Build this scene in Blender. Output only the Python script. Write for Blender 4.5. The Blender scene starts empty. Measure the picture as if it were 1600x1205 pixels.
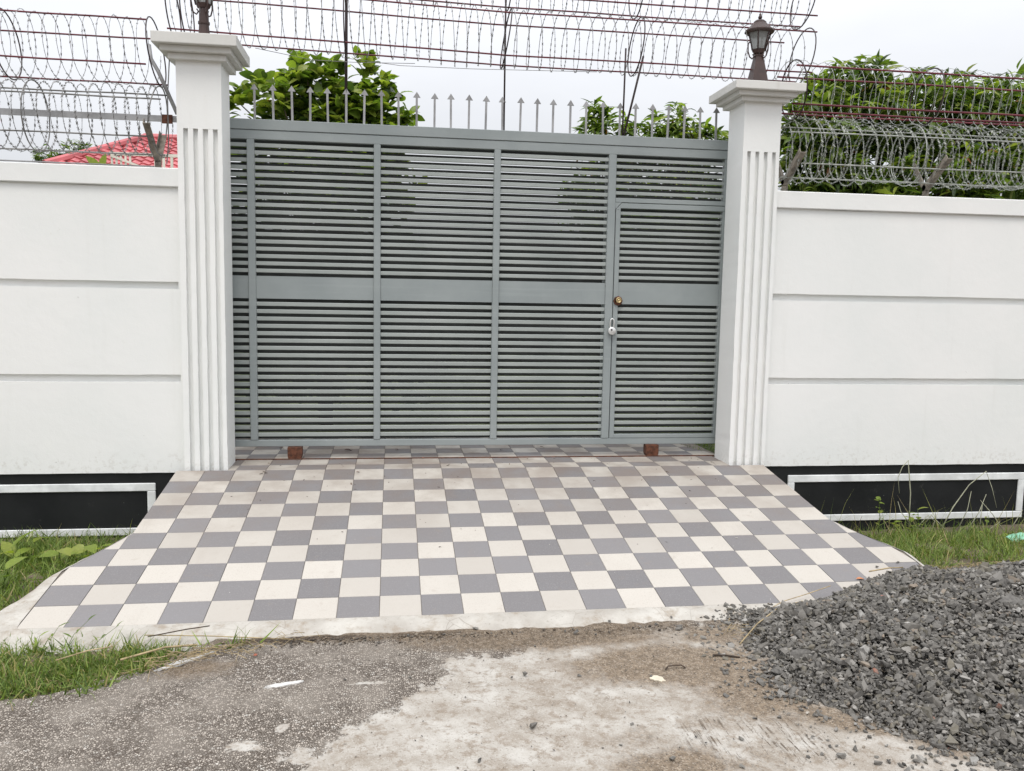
import bpy, bmesh, math, random
import numpy as np
from mathutils import Matrix, Vector
random.seed(7)
rng = np.random.default_rng(11)
S = bpy.context.scene
COL = S.collection

# ------------------------------------------------------------------ camera
CP = Vector((-0.54565, -5.89539, 1.20576))
FW = Vector((0.139545, 0.984778, -0.103635))
RT = Vector((0.990210, -0.138426, 0.017955))
UP = Vector((-0.003336, 0.105126, 0.994453))
cam_d = bpy.data.cameras.new('camera')
cam_d.sensor_fit = 'HORIZONTAL'
cam_d.sensor_width = 36.0
cam_d.lens = 1321.45 / 1600 * 36.0
cam_d.clip_start = 0.05
cam_d.clip_end = 2000
cam = bpy.data.objects.new('camera', cam_d)
COL.objects.link(cam)
cam.matrix_world = Matrix(((RT.x, UP.x, -FW.x, CP.x), (RT.y, UP.y, -FW.y, CP.y), (RT.z, UP.z, -FW.z, CP.z), (0, 0, 0, 1)))
S.camera = cam

# ------------------------------------------------------------------ light
SUN_EL, SUN_AZ = math.radians(62), math.radians(195)      # compass-style, clockwise from +Y
W = bpy.data.worlds.new('World')
S.world = W
W.use_nodes = True
nt = W.node_tree
nt.nodes.clear()
o_ = nt.nodes.new('ShaderNodeOutputWorld')
bg = nt.nodes.new('ShaderNodeBackground')
sky = nt.nodes.new('ShaderNodeTexSky')
sky.sky_type = 'NISHITA'
sky.sun_disc = False
sky.sun_elevation = SUN_EL
sky.sun_rotation = SUN_AZ
sky.air_density = 1.0
sky.dust_density = 3.0
bg.inputs['Strength'].default_value = 0.1
tc = nt.nodes.new('ShaderNodeTexCoord')
sep = nt.nodes.new('ShaderNodeSeparateXYZ')
nt.links.new(tc.outputs['Generated'], sep.inputs[0])
# overcast deck: unseen zenith brightened past the usual overcast law to light the scene
m1 = nt.nodes.new('ShaderNodeMath'); m1.operation = 'MAXIMUM'; m1.inputs[1].default_value = 0.0
nt.links.new(sep.outputs['Z'], m1.inputs[0])
m2 = nt.nodes.new('ShaderNodeMath'); m2.operation = 'MULTIPLY_ADD'; m2.inputs[1].default_value = 16.0; m2.inputs[2].default_value = 5.7
nt.links.new(m1.outputs[0], m2.inputs[0])
mp = nt.nodes.new('ShaderNodeMapping'); mp.inputs['Scale'].default_value = (1.2, 1.2, 3.0)
nt.links.new(tc.outputs['Generated'], mp.inputs[0])
ns = nt.nodes.new('ShaderNodeTexNoise'); ns.inputs['Scale'].default_value = 1.6; ns.inputs['Detail'].default_value = 5.0; ns.inputs['Roughness'].default_value = 0.55
nt.links.new(mp.outputs[0], ns.inputs[0])
mr = nt.nodes.new('ShaderNodeMapRange'); mr.inputs['From Min'].default_value = 0.3; mr.inputs['From Max'].default_value = 0.7
mr.inputs['To Min'].default_value = 0.93; mr.inputs['To Max'].default_value = 1.07
nt.links.new(ns.outputs[0], mr.inputs['Value'])
m3 = nt.nodes.new('ShaderNodeMath'); m3.operation = 'MULTIPLY'
nt.links.new(m2.outputs[0], m3.inputs[0]); nt.links.new(mr.outputs[0], m3.inputs[1])
sc_ = nt.nodes.new('ShaderNodeVectorMath'); sc_.operation = 'SCALE'; sc_.inputs[0].default_value = (0.97, 0.99, 1.035)
nt.links.new(m3.outputs[0], sc_.inputs['Scale'])
mx = nt.nodes.new('ShaderNodeMix'); mx.data_type = 'RGBA'; mx.inputs[0].default_value = 0.94
nt.links.new(sky.outputs[0], mx.inputs[6]); nt.links.new(sc_.outputs[0], mx.inputs[7])
nt.links.new(mx.outputs[2], bg.inputs['Color'])
nt.links.new(bg.outputs[0], o_.inputs[0])
sd = bpy.data.lights.new('sun', 'SUN')
sd.energy = 1.5
sd.angle = math.radians(25)
sd.color = (1.0, 0.94, 0.86)
so = bpy.data.objects.new('sun', sd)
COL.objects.link(so)
sdir = Vector((math.sin(SUN_AZ) * math.cos(SUN_EL), math.cos(SUN_AZ) * math.cos(SUN_EL), math.sin(SUN_EL)))
so.rotation_euler = sdir.to_track_quat('Z', 'Y').to_euler()
so.location = sdir * 30
vs = S.view_settings
vs.view_transform = 'Standard'
vs.look = 'None'
vs.gamma = 1.0
vs.exposure = 0.06
vs.use_curve_mapping = False


# ------------------------------------------------------------------ helpers
def tag(o, label=None, cat=None, group=None, kind=None):
    if label: o['label'] = label
    if cat: o['category'] = cat
    if group: o['group'] = group
    if kind: o['kind'] = kind
    return o


def empty(name, loc=(0, 0, 0), label=None, cat=None, group=None, kind=None):
    o = bpy.data.objects.new(name, None)
    o.empty_display_size = 0.1
    COL.objects.link(o)
    o.location = loc
    return tag(o, label, cat, group, kind)


def link_mesh(name, me, mat=None, parent=None, loc=None):
    if mat is not None and not me.materials:
        me.materials.append(mat)
    o = bpy.data.objects.new(name, me)
    COL.objects.link(o)
    if parent is not None:
        o.parent = parent
        # children are modelled in world coordinates unless a loc is given
        if loc is None:
            o.location = -Vector(parent_world(parent))
        else:
            o.location = loc
    elif loc is not None:
        o.location = loc
    return o


def parent_world(p):
    v = Vector((0, 0, 0))
    while p is not None:
        v += p.location
        p = p.parent
    return v


class MB:
    """collects polygons"""
    def __init__(self):
        self.v = []; self.f = []; self.sm = []

    def add(self, vs, fs, smooth=False):
        b = len(self.v)
        self.v += [tuple(x) for x in vs]
        self.f += [tuple(i + b for i in f) for f in fs]
        self.sm += [smooth] * len(fs)
        return self

    def box(self, x0, x1, y0, y1, z0, z1):
        vs = [(x0, y0, z0), (x1, y0, z0), (x1, y1, z0), (x0, y1, z0), (x0, y0, z1), (x1, y0, z1), (x1, y1, z1), (x0, y1, z1)]
        return self.add(vs, [(0, 3, 2, 1), (4, 5, 6, 7), (0, 1, 5, 4), (1, 2, 6, 5), (2, 3, 7, 6), (3, 0, 4, 7)])

    def prism(self, poly, ax, a0, a1):
        """extrude a closed 2D polygon along axis ax ('x': poly=(y,z); 'y': poly=(x,z); 'z': poly=(x,y))"""
        n = len(poly)
        def mk(p, a):
            return {'x': (a, p[0], p[1]), 'y': (p[0], a, p[1]), 'z': (p[0], p[1], a)}[ax]
        vs = [mk(p, a0) for p in poly] + [mk(p, a1) for p in poly]
        fs = [(i, (i + 1) % n, n + (i + 1) % n, n + i) for i in range(n)]
        fs += [tuple(range(n))[::-1], tuple(range(n, 2 * n))]
        return self.add(vs, fs)

    def tube(self, pts, r, seg=6, closed=False, smooth=True):
        pts = [Vector(p) for p in pts]
        n = len(pts)
        rs = r if isinstance(r, (list, tuple)) else [r] * n
        vs = []; fs = []
        nrm = None
        for i, p in enumerate(pts):
            a = pts[(i - 1) % n] if (closed or i > 0) else p
            b = pts[(i + 1) % n] if (closed or i < n - 1) else p
            t = (b - a).normalized()
            if nrm is None:
                nrm = t.orthogonal().normalized()
            nrm = (nrm - t * nrm.dot(t))
            nrm = nrm.normalized() if nrm.length > 1e-6 else t.orthogonal().normalized()
            bi = t.cross(nrm)
            for k in range(seg):
                a_ = 2 * math.pi * k / seg
                vs.append(p + (nrm * math.cos(a_) + bi * math.sin(a_)) * rs[i])
        m = n if closed else n - 1
        for i in range(m):
            for k in range(seg):
                j = (i + 1) % n
                fs.append((i * seg + k, i * seg + (k + 1) % seg, j * seg + (k + 1) % seg, j * seg + k))
        if not closed:
            fs.append(tuple(range(seg))[::-1]); fs.append(tuple(range((n - 1) * seg, n * seg)))
        return self.add(vs, fs, smooth)

    def lathe(self, prof, cx, cy, seg=16, smooth=True, rot=0.0):
        vs = []; fs = []
        for r, z in prof:
            for k in range(seg):
                a = 2 * math.pi * k / seg + rot
                vs.append((cx + r * math.cos(a), cy + r * math.sin(a), z))
        for i in range(len(prof) - 1):
            for k in range(seg):
                fs.append((i * seg + k, i * seg + (k + 1) % seg, (i + 1) * seg + (k + 1) % seg, (i + 1) * seg + k))
        fs.append(tuple(range(seg))[::-1]); fs.append(tuple(range((len(prof) - 1) * seg, len(prof) * seg)))
        return self.add(vs, fs, smooth)

    def mesh(self, name, bevel=0.0, segs=1):
        me = bpy.data.meshes.new(name)
        me.from_pydata(self.v, [], self.f)
        me.polygons.foreach_set('use_smooth', self.sm)
        bm = bmesh.new(); bm.from_mesh(me)
        bmesh.ops.recalc_face_normals(bm, faces=bm.faces)
        if bevel > 0:
            ed = [e for e in bm.edges if len(e.link_faces) == 2 and e.calc_face_angle(0) > 0.5]
            bmesh.ops.bevel(bm, geom=ed, offset=bevel, segments=segs, affect='EDGES', profile=0.6, clamp_overlap=True)
        bm.to_mesh(me); bm.free()
        me.update()
        return me

    def build(self, name, mat, parent=None, bevel=0.0, segs=1, loc=None):
        return link_mesh(name, self.mesh(name, bevel, segs), mat, parent, loc)


def np_mesh(name, V, T, col=None, smooth=False):
    """triangle mesh from arrays; col = per-vertex rgba"""
    me = bpy.data.meshes.new(name)
    V = np.asarray(V, np.float32); T = np.asarray(T, np.int32)
    me.vertices.add(len(V)); me.vertices.foreach_set('co', V.ravel())
    me.loops.add(T.size); me.loops.foreach_set('vertex_index', T.ravel())
    n = len(T)
    me.polygons.add(n)
    me.polygons.foreach_set('loop_start', np.arange(0, n * T.shape[1], T.shape[1], dtype=np.int32))
    me.polygons.foreach_set('loop_total', np.full(n, T.shape[1], np.int32))
    me.polygons.foreach_set('use_smooth', np.full(n, smooth))
    if col is not None:
        ca = me.color_attributes.new('tint', 'FLOAT_COLOR', 'POINT')
        ca.data.foreach_set('color', np.asarray(col, np.float32).ravel())
    me.update(calc_edges=True)
    me.validate()
    return me


def instance_arrays(bases, which, R, T, sc, cols):
    """concatenate transformed copies of base (verts, tris)"""
    Vs, Fs, Cs = [], [], []
    off = 0
    for b, (bv, bf) in enumerate(bases):
        idx = np.where(which == b)[0]
        if len(idx) == 0: continue
        bv = np.asarray(bv, float); bf = np.asarray(bf, int)
        P = bv[None, :, :] * sc[idx][:, None, :]
        P = np.einsum('mij,mnj->mni', R[idx], P) + T[idx][:, None, :]
        m, n = P.shape[:2]
        Vs.append(P.reshape(-1, 3))
        Fs.append((bf[None] + (np.arange(m) * n)[:, None, None] + off).reshape(-1, 3))
        Cs.append(np.repeat(cols[idx], n, axis=0))
        off += m * n
    return np.concatenate(Vs), np.concatenate(Fs), np.concatenate(Cs)


def frames(d, nrm):
    """rotation matrices with local y = d, local z ~ nrm"""
    d = d / np.linalg.norm(d, axis=1, keepdims=True)
    x = np.cross(d, nrm)
    l = np.linalg.norm(x, axis=1, keepdims=True)
    x = np.where(l > 1e-5, x / np.maximum(l, 1e-9), np.array([1.0, 0, 0]))
    z = np.cross(x, d)
    return np.stack([x, d, z], axis=2)


def rand_rot(n):
    q = rng.normal(size=(n, 4)); q /= np.linalg.norm(q, axis=1, keepdims=True)
    w, x, y, z = q.T
    return np.stack([np.stack([1 - 2 * (y * y + z * z), 2 * (x * y - z * w), 2 * (x * z + y * w)], 1),
                     np.stack([2 * (x * y + z * w), 1 - 2 * (x * x + z * z), 2 * (y * z - x * w)], 1),
                     np.stack([2 * (x * z - y * w), 2 * (y * z + x * w), 1 - 2 * (x * x + y * y)], 1)], 1)


def vnoise(x, y, seed=0):
    xi = np.floor(x).astype(np.int64); yi = np.floor(y).astype(np.int64)
    xf = x - xi; yf = y - yi
    def h(a, b):
        n = (a * 374761393 + b * 668265263 + seed * 974634777) & 0x7fffffff
        n = ((n ^ (n >> 13)) * 1274126177) & 0x7fffffff
        n = n ^ (n >> 16)
        return (n & 0xffff) / 65535.0
    u = xf * xf * (3 - 2 * xf); v = yf * yf * (3 - 2 * yf)
    return (h(xi, yi) * (1 - u) + h(xi + 1, yi) * u) * (1 - v) + (h(xi, yi + 1) * (1 - u) + h(xi + 1, yi + 1) * u) * v


def fbm(x, y, sc, oct=4, seed=0, gain=0.5):
    t = 0; a = 1; s = 0
    for o in range(oct):
        t = t + a * vnoise(x * sc * 2 ** o + 17.3 * o, y * sc * 2 ** o - 9.1 * o, seed + o); s += a; a *= gain
    return t / s


def in_poly(x, y, poly):
    p = np.asarray(poly, float); r = np.zeros(np.shape(x), bool)
    j = len(p) - 1
    for i in range(len(p)):
        c = ((p[i, 1] > y) != (p[j, 1] > y)) & (x < (p[j, 0] - p[i, 0]) * (y - p[i, 1]) / (p[j, 1] - p[i, 1] + 1e-12) + p[i, 0])
        r ^= c; j = i
    return r


def sdist(x, y, poly):
    """signed distance, positive inside"""
    p = np.asarray(poly, float); dm = np.full(np.shape(x), 1e9)
    for i in range(len(p)):
        a = p[i]; b = p[(i + 1) % len(p)]; ab = b - a
        t = np.clip(((x - a[0]) * ab[0] + (y - a[1]) * ab[1]) / (ab @ ab), 0, 1)
        dm = np.minimum(dm, np.hypot(x - a[0] - t * ab[0], y - a[1] - t * ab[1]))
    return np.where(in_poly(x, y, poly), dm, -dm)


# ------------------------------------------------------------------ materials
class NT:
    def __init__(self, name):
        self.m = bpy.data.materials.new(name); self.m.use_nodes = True
        self.t = self.m.node_tree; self.n = self.t.nodes; self.n.clear()
        self.out = self.n.new('ShaderNodeOutputMaterial')
        self.b = self.n.new('ShaderNodeBsdfPrincipled')
        self.t.links.new(self.b.outputs[0], self.out.inputs[0])
        self.co = self.n.new('ShaderNodeTexCoord')

    def L(self, a, b): self.t.links.new(a, b)

    def coord(self, kind='Object', scale=(1, 1, 1), rot=(0, 0, 0)):
        m = self.n.new('ShaderNodeMapping'); m.inputs['Scale'].default_value = scale; m.inputs['Rotation'].default_value = rot
        if kind == 'World':
            g = self.n.new('ShaderNodeNewGeometry'); self.L(g.outputs['Position'], m.inputs[0])
        else:
            self.L(self.co.outputs[kind], m.inputs[0])
        return m.outputs[0]

    def noise(self, sc, det=4, rough=0.55, vec=None, dist=0.0):
        n = self.n.new('ShaderNodeTexNoise'); n.inputs['Scale'].default_value = sc; n.inputs['Detail'].default_value = det
        n.inputs['Roughness'].default_value = rough; n.inputs['Distortion'].default_value = dist
        self.L(vec if vec is not None else self.coord('World'), n.inputs['Vector'])
        return n.outputs[0]

    def voro(self, sc, vec=None, feature='F1', out='Color'):
        n = self.n.new('ShaderNodeTexVoronoi'); n.inputs['Scale'].default_value = sc; n.feature = feature
        self.L(vec if vec is not None else self.coord('World'), n.inputs['Vector'])
        return n.outputs[out]

    def rng(self, v, a, b, c=0.0, d=1.0, smooth=True):
        n = self.n.new('ShaderNodeMapRange'); n.interpolation_type = 'SMOOTHSTEP' if smooth else 'LINEAR'
        for k, x in zip(('From Min', 'From Max', 'To Min', 'To Max'), (a, b, c, d)): n.inputs[k].default_value = x
        self.L(v, n.inputs['Value']); return n.outputs[0]

    def math(self, op, a, b=None, c=None):
        n = self.n.new('ShaderNodeMath'); n.operation = op
        for i, x in enumerate((a, b, c)):
            if x is None: continue
            if isinstance(x, (int, float)): n.inputs[i].default_value = x
            else: self.L(x, n.inputs[i])
        return n.outputs[0]

    def mix(self, f, a, b, mode='MIX'):
        n = self.n.new('ShaderNodeMix'); n.data_type = 'RGBA'; n.blend_type = mode
        for i, x in ((0, f), (6, a), (7, b)):
            if isinstance(x, (int, float)): n.inputs[i].default_value = x
            elif isinstance(x, tuple): n.inputs[i].default_value = (*x, 1) if len(x) == 3 else x
            else: self.L(x, n.inputs[i])
        return n.outputs[2]

    def attr(self, name):
        n = self.n.new('ShaderNodeAttribute'); n.attribute_name = name; return n

    def bump(self, h, strength=0.3, dist=0.01):
        n = self.n.new('ShaderNodeBump'); n.inputs['Strength'].default_value = strength; n.inputs['Distance'].default_value = dist
        self.L(h, n.inputs['Height']); self.L(n.outputs[0], self.b.inputs['Normal'])

    def base(self, c):
        if isinstance(c, tuple): self.b.inputs['Base Color'].default_value = (*c, 1)
        else: self.L(c, self.b.inputs['Base Color'])

    def rough(self, r):
        if isinstance(r, (int, float)): self.b.inputs['Roughness'].default_value = r
        else: self.L(r, self.b.inputs['Roughness'])


def simple(name, c, rough=0.6, var=0.12, sc=6.0, metal=0.0, spec=0.5, bump=0.0, bsc=60):
    t = NT(name)
    lo = tuple(x * (1 - var) for x in c); hi = tuple(min(1, x * (1 + var)) for x in c)
    t.base(t.mix(t.rng(t.noise(sc), 0.3, 0.7), lo, hi))
    t.rough(rough); t.b.inputs['Metallic'].default_value = metal; t.b.inputs['Specular IOR Level'].default_value = spec
    if bump: t.bump(t.noise(bsc, 5), bump, 0.004)
    return t.m


def m_plaster():
    t = NT('white_paint')
    p = t.coord('World')
    big = t.noise(0.9, 4, 0.6)
    col = t.mix(t.rng(big, 0.3, 0.7), (0.775, 0.79, 0.775), (0.825, 0.825, 0.81))
    # faint vertical runs and small scuffs
    run = t.noise(1.0, 4, 0.6, t.coord('World', (9, 9, 0.7)))
    col = t.mix(t.rng(run, 0.58, 0.8, 0, 0.16), col, (0.62, 0.61, 0.57))
    sc = t.noise(5.5, 8, 0.72)
    col = t.mix(t.rng(sc, 0.68, 0.74, 0, 0.35), col, (0.60, 0.58, 0.53))
    chip = t.noise(28, 3, 0.6)
    col = t.mix(t.rng(chip, 0.765, 0.79, 0, 0.55), col, (0.33, 0.31, 0.28))
    # mud splash near the foot
    z = t.n.new('ShaderNodeSeparateXYZ'); t.L(p, z.inputs[0])
    low = t.rng(t.math('ADD', z.outputs['Z'], t.math('MULTIPLY', t.noise(9, 5), -0.22)), -0.10, 0.03, 1, 0)
    col = t.mix(t.math('MULTIPLY', low, t.rng(t.noise(40, 4), 0.5, 0.68, 0.0, 0.3)), col, (0.5, 0.47, 0.42))
    t.base(col); t.rough(0.62); t.b.inputs['Specular IOR Level'].default_value = 0.3
    h = t.math('ADD', t.noise(14, 5, 0.6), t.math('MULTIPLY', t.noise(120, 3), 0.25))
    t.bump(h, 0.28, 0.006)
    return t.m


def m_cap():
    t = NT('cap_paint')
    col = t.mix(t.rng(t.noise(3, 6), 0.3, 0.7), (0.60, 0.595, 0.565), (0.68, 0.675, 0.65))
    run = t.noise(1.0, 4, 0.6, t.coord('World', (14, 14, 1.0)))
    col = t.mix(t.rng(run, 0.55, 0.8, 0, 0.3), col, (0.42, 0.39, 0.34))
    t.base(col); t.rough(0.7); t.bump(t.noise(30, 5), 0.2, 0.004)
    return t.m


def m_black():
    t = NT('black_paint')
    col = t.mix(t.rng(t.noise(3, 5), 0.3, 0.7), (0.009, 0.010, 0.011), (0.016, 0.017, 0.018))
    dust = t.noise(7, 8, 0.75)
    col = t.mix(t.rng(dust, 0.60, 0.78, 0, 0.30), col, (0.16, 0.15, 0.14))
    spot = t.noise(60, 3, 0.6)
    col = t.mix(t.rng(spot, 0.76, 0.79, 0, 0.7), col, (0.5, 0.49, 0.47))
    t.base(col); t.rough(0.55); t.b.inputs['Specular IOR Level'].default_value = 0.25; t.bump(t.noise(25, 5), 0.25, 0.005)
    return t.m


def m_gate(name, lo, hi, rust=True):
    t = NT(name)
    col = t.mix(t.rng(t.noise(2.2, 5), 0.3, 0.7), lo, hi)
    str_ = t.noise(1.0, 4, 0.6, t.coord('World', (1.0, 8, 30)))
    col = t.mix(t.rng(str_, 0.5, 0.8, 0, 0.25), col, tuple(x * 1.25 for x in hi))
    if rust:
        r = t.noise(34, 5, 0.7)
        col = t.mix(t.rng(r, 0.70, 0.75, 0, 0.6), col, (0.10, 0.055, 0.035))
    t.base(col); t.rough(t.rng(t.noise(5, 4), 0.3, 0.7, 0.40, 0.58)); t.b.inputs['Specular IOR Level'].default_value = 0.45
    t.bump(t.noise(18, 4), 0.08, 0.004)
    return t.m


def m_tile(name, lo, hi, speck):
    t = NT(name)
    oi = t.n.new('ShaderNodeObjectInfo')
    col = t.mix(oi.outputs['Random'], tuple(x * .95 for x in lo), tuple(x * 1.04 for x in hi))
    sp = t.noise(170, 2, 0.5)
    col = t.mix(t.rng(sp, 0.52, 0.68, 0, 0.6), col, speck)
    # dust and dried mud, heavier up by the gate where rain does not reach
    g = t.coord('World'); s = t.n.new('ShaderNodeSeparateXYZ'); t.L(g, s.inputs[0])
    near = t.rng(s.outputs['Y'], -1.5, 0.3, 0.05, 0.60)
    cl = t.rng(t.noise(2.6, 6, 0.62), 0.32, 0.66)
    col = t.mix(t.math('MULTIPLY', near, cl), col, (0.19, 0.145, 0.115))
    d2 = t.noise(11, 7, 0.7)
    col = t.mix(t.rng(d2, 0.58, 0.74, 0, 0.26), col, (0.27, 0.215, 0.165))
    wear = t.noise(1.0, 5, 0.65, t.coord('World', (5.5, 0.9, 1)))
    col = t.mix(t.rng(wear, 0.55, 0.76, 0, 0.13), col, (0.23, 0.19, 0.155))
    bits = t.noise(75, 2, 0.5)
    col = t.mix(t.rng(bits, 0.775, 0.80, 0, 0.6), col, (0.14, 0.10, 0.08))
    pb = t.noise(52, 2, 0.5, t.coord('World', (1, 1, 1), (0, 0, 0.7)))
    col = t.mix(t.rng(pb, 0.785, 0.81, 0, 0.6), col, (0.62, 0.60, 0.57))
    t.base(col); t.rough(t.rng(t.noise(5, 4), 0.3, 0.7, 0.62, 0.82)); t.b.inputs['Specular IOR Level'].default_value = 0.25
    t.bump(t.noise(260, 2), 0.12, 0.002)
    return t.m


def m_cement(name='cement', lo=(0.36, 0.335, 0.30), hi=(0.50, 0.48, 0.44)):
    t = NT(name)
    col = t.mix(t.rng(t.noise(4, 6, 0.65), 0.3, 0.7), lo, hi)
    st = t.noise(9, 7, 0.7)
    col = t.mix(t.rng(st, 0.47, 0.68, 0, 0.6), col, (0.25, 0.195, 0.14))
    col = t.mix(t.rng(t.noise(90, 4, 0.65), 0.60, 0.70, 0, 0.5), col, (0.15, 0.12, 0.09))
    ck = t.voro(7, t.coord('World', (1, 1, 1)), 'DISTANCE_TO_EDGE', 'Distance')
    wb = t.noise(3, 3)
    col = t.mix(t.math('MULTIPLY', t.rng(ck, 0.0, 0.012, 1, 0), t.rng(wb, 0.45, 0.6, 0, 0.55)), col, (0.17, 0.14, 0.11))
    t.base(col); t.rough(0.88); t.b.inputs['Specular IOR Level'].default_value = 0.2
    t.bump(t.math('ADD', t.noise(35, 6, 0.65), t.math('MULTIPLY', t.noise(8, 4), 1.5)), 0.5, 0.006)
    return t.m


def m_leaf(name, hue=(1, 1, 1), trans=0.45, rough=0.38):
    t = NT(name)
    a = t.attr('tint')
    col = t.mix(1.0, a.outputs['Color'], hue, 'MULTIPLY')
    t.base(col); t.rough(rough); t.b.inputs['Specular IOR Level'].default_value = 0.4
    tr = t.n.new('ShaderNodeBsdfTranslucent')
    t.L(t.mix(1.0, col, (1.15, 1.3, 0.5), 'MULTIPLY'), tr.inputs[0])
    ms = t.n.new('ShaderNodeMixShader'); ms.inputs[0].default_value = trans
    t.L(t.b.outputs[0], ms.inputs[1]); t.L(tr.outputs[0], ms.inputs[2]); t.L(ms.outputs[0], t.out.inputs[0])
    return t.m


def m_leaf_obj(name, lo, hi, trans=0.45):
    t = NT(name)
    oi = t.n.new('ShaderNodeObjectInfo')
    col = t.mix(oi.outputs['Random'], lo, hi)
    vein = t.noise(60, 2)
    col = t.mix(t.rng(vein, 0.45, 0.7, 0, 0.25), col, tuple(x * 1.5 for x in hi))
    t.base(col); t.rough(0.36); t.b.inputs['Specular IOR Level'].default_value = 0.4
    tr = t.n.new('ShaderNodeBsdfTranslucent')
    t.L(t.mix(1.0, col, (1.15, 1.3, 0.5), 'MULTIPLY'), tr.inputs[0])
    ms = t.n.new('ShaderNodeMixShader'); ms.inputs[0].default_value = trans
    t.L(t.b.outputs[0], ms.inputs[1]); t.L(tr.outputs[0], ms.inputs[2]); t.L(ms.outputs[0], t.out.inputs[0])
    return t.m


def m_stone():
    t = NT('crushed_stone')
    a = t.attr('tint')
    col = t.mix(t.rng(t.noise(70, 4), 0.35, 0.65, 0, 0.45), a.outputs['Color'], (0.20, 0.19, 0.172))
    t.base(col); t.rough(0.78); t.b.inputs['Specular IOR Level'].default_value = 0.3
    t.bump(t.noise(220, 3), 0.3, 0.002)
    return t.m


def m_road():
    t = NT('road_surface')
    a = t.attr('tint'); s = t.n.new('ShaderNodeSeparateColor'); t.L(a.outputs['Color'], s.inputs[0])
    R, G, B = s.outputs[0], s.outputs[1], s.outputs[2]
    A = a.outputs['Alpha']
    # old asphalt: pale worn chips in a grey-brown binder
    v1 = t.voro(120); sp = t.n.new('ShaderNodeSeparateColor'); t.L(v1, sp.inputs[0])
    e1 = t.voro(120, None, 'DISTANCE_TO_EDGE', 'Distance')
    chip = t.mix(t.rng(sp.outputs[0], 0.25, 0.85), (0.185, 0.164, 0.143), (0.48, 0.43, 0.375))
    v2 = t.voro(45, t.coord('World', (1, 1.4, 1))); sp2 = t.n.new('ShaderNodeSeparateColor'); t.L(v2, sp2.inputs[0])
    d2 = t.voro(45, t.coord('World', (1, 1.4, 1)), 'F1', 'Distance')
    chip = t.mix(t.math('MULTIPLY', t.rng(sp2.outputs[1], 0.86, 0.88), t.rng(d2, 0.35, 0.5, 1, 0)), chip, (0.57, 0.54, 0.49))
    asph = t.mix(t.rng(e1, 0.02, 0.22, 1, 0), chip, (0.078, 0.062, 0.049))
    asph = t.mix(t.rng(t.noise(5, 6, 0.65), 0.42, 0.66, 0, 0.45), asph, (0.33, 0.295, 0.255))
    # pale cement screed
    con = t.mix(t.rng(t.noise(7, 7, 0.65), 0.3, 0.7), (0.285, 0.25, 0.21), (0.455, 0.435, 0.40))
    con = t.mix(t.rng(t.noise(26, 6, 0.7), 0.48, 0.66, 0, 0.65), con, (0.205, 0.16, 0.118))
    con = t.mix(t.rng(t.noise(70, 3, 0.6), 0.70, 0.75, 0, 0.75), con, (0.085, 0.075, 0.065))
    ck = t.voro(5, t.coord('World', (1, 1, 1)), 'DISTANCE_TO_EDGE', 'Distance')
    wv = t.n.new('ShaderNodeVectorMath'); wv.operation = 'ADD'
    nz = t.n.new('ShaderNodeTexNoise'); nz.inputs['Scale'].default_value = 6; nz.inputs['Detail'].default_value = 5; t.L(t.coord('World'), nz.inputs['Vector'])
    sv = t.n.new('ShaderNodeVectorMath'); sv.operation = 'SCALE'; sv.inputs['Scale'].default_value = 0.35; t.L(nz.outputs['Color'], sv.inputs[0])
    t.L(t.coord('World'), wv.inputs[0]); t.L(sv.outputs[0], wv.inputs[1])
    ck = t.voro(4.5, wv.outputs[0], 'DISTANCE_TO_EDGE', 'Distance')
    con = t.mix(t.math('MULTIPLY', t.rng(ck, 0.0, 0.014, 1, 0), t.rng(t.noise(2.5, 3), 0.46, 0.6, 0, 0.6)), con, (0.15, 0.115, 0.085))
    con = t.mix(t.rng(t.noise(115, 4, 0.6), 0.57, 0.66, 0, 0.5), con, (0.14, 0.108, 0.08))
    con = t.mix(t.rng(t.noise(160, 3, 0.6), 0.58, 0.66, 0, 0.5), con, (0.55, 0.53, 0.49))
    # broom marks
    br = t.noise(1.0, 3, 0.6, t.coord('World', (105, 5.0, 1), (0, 0, math.radians(-40))))
    con = t.mix(t.math('MULTIPLY', t.math('MULTIPLY', t.rng(br, 0.57, 0.62), t.rng(t.noise(22, 5, .7), 0.42, 0.56)), t.rng(A, 0.2, 0.7)), con, (0.115, 0.095, 0.075))
    edge = t.math('ADD', R, t.math('MULTIPLY', t.math('SUBTRACT', t.noise(16, 9, 0.72), 0.5), 1.0))
    fcon = t.rng(edge, 0.47, 0.53)
    col = t.mix(fcon, asph, con)
    # drifted soil
    dirt = t.mix(t.rng(t.noise(30, 6, 0.7), 0.3, 0.7), (0.125, 0.094, 0.066), (0.255, 0.20, 0.145))
    grit = t.voro(210); gs = t.n.new('ShaderNodeSeparateColor'); t.L(grit, gs.inputs[0])
    dirt = t.mix(t.rng(gs.outputs[0], 0.8, 0.9, 0, 0.5), dirt, (0.40, 0.35, 0.29))
    dirt = t.mix(t.rng(gs.outputs[1], 0.78, 0.86, 0, 0.7), dirt, (0.06, 0.048, 0.038))
    de = t.math('ADD', G, t.math('MULTIPLY', t.math('SUBTRACT', t.noise(11, 9, 0.7), 0.5), 1.1))
    col = t.mix(t.rng(de, 0.30, 0.85, 0, 0.95), col, dirt)
    be = t.math('ADD', B, t.math('MULTIPLY', t.math('SUBTRACT', t.noise(30, 8, 0.75), 0.5), 1.2))
    col = t.mix(t.rng(be, 0.45, 0.7, 0, 0.9), col, t.mix(t.rng(t.noise(90, 3), 0.35, 0.65), (0.035, 0.028, 0.022), (0.12, 0.09, 0.065)))
    t.base(col); t.rough(0.92); t.b.inputs['Specular IOR Level'].default_value = 0.2
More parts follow.
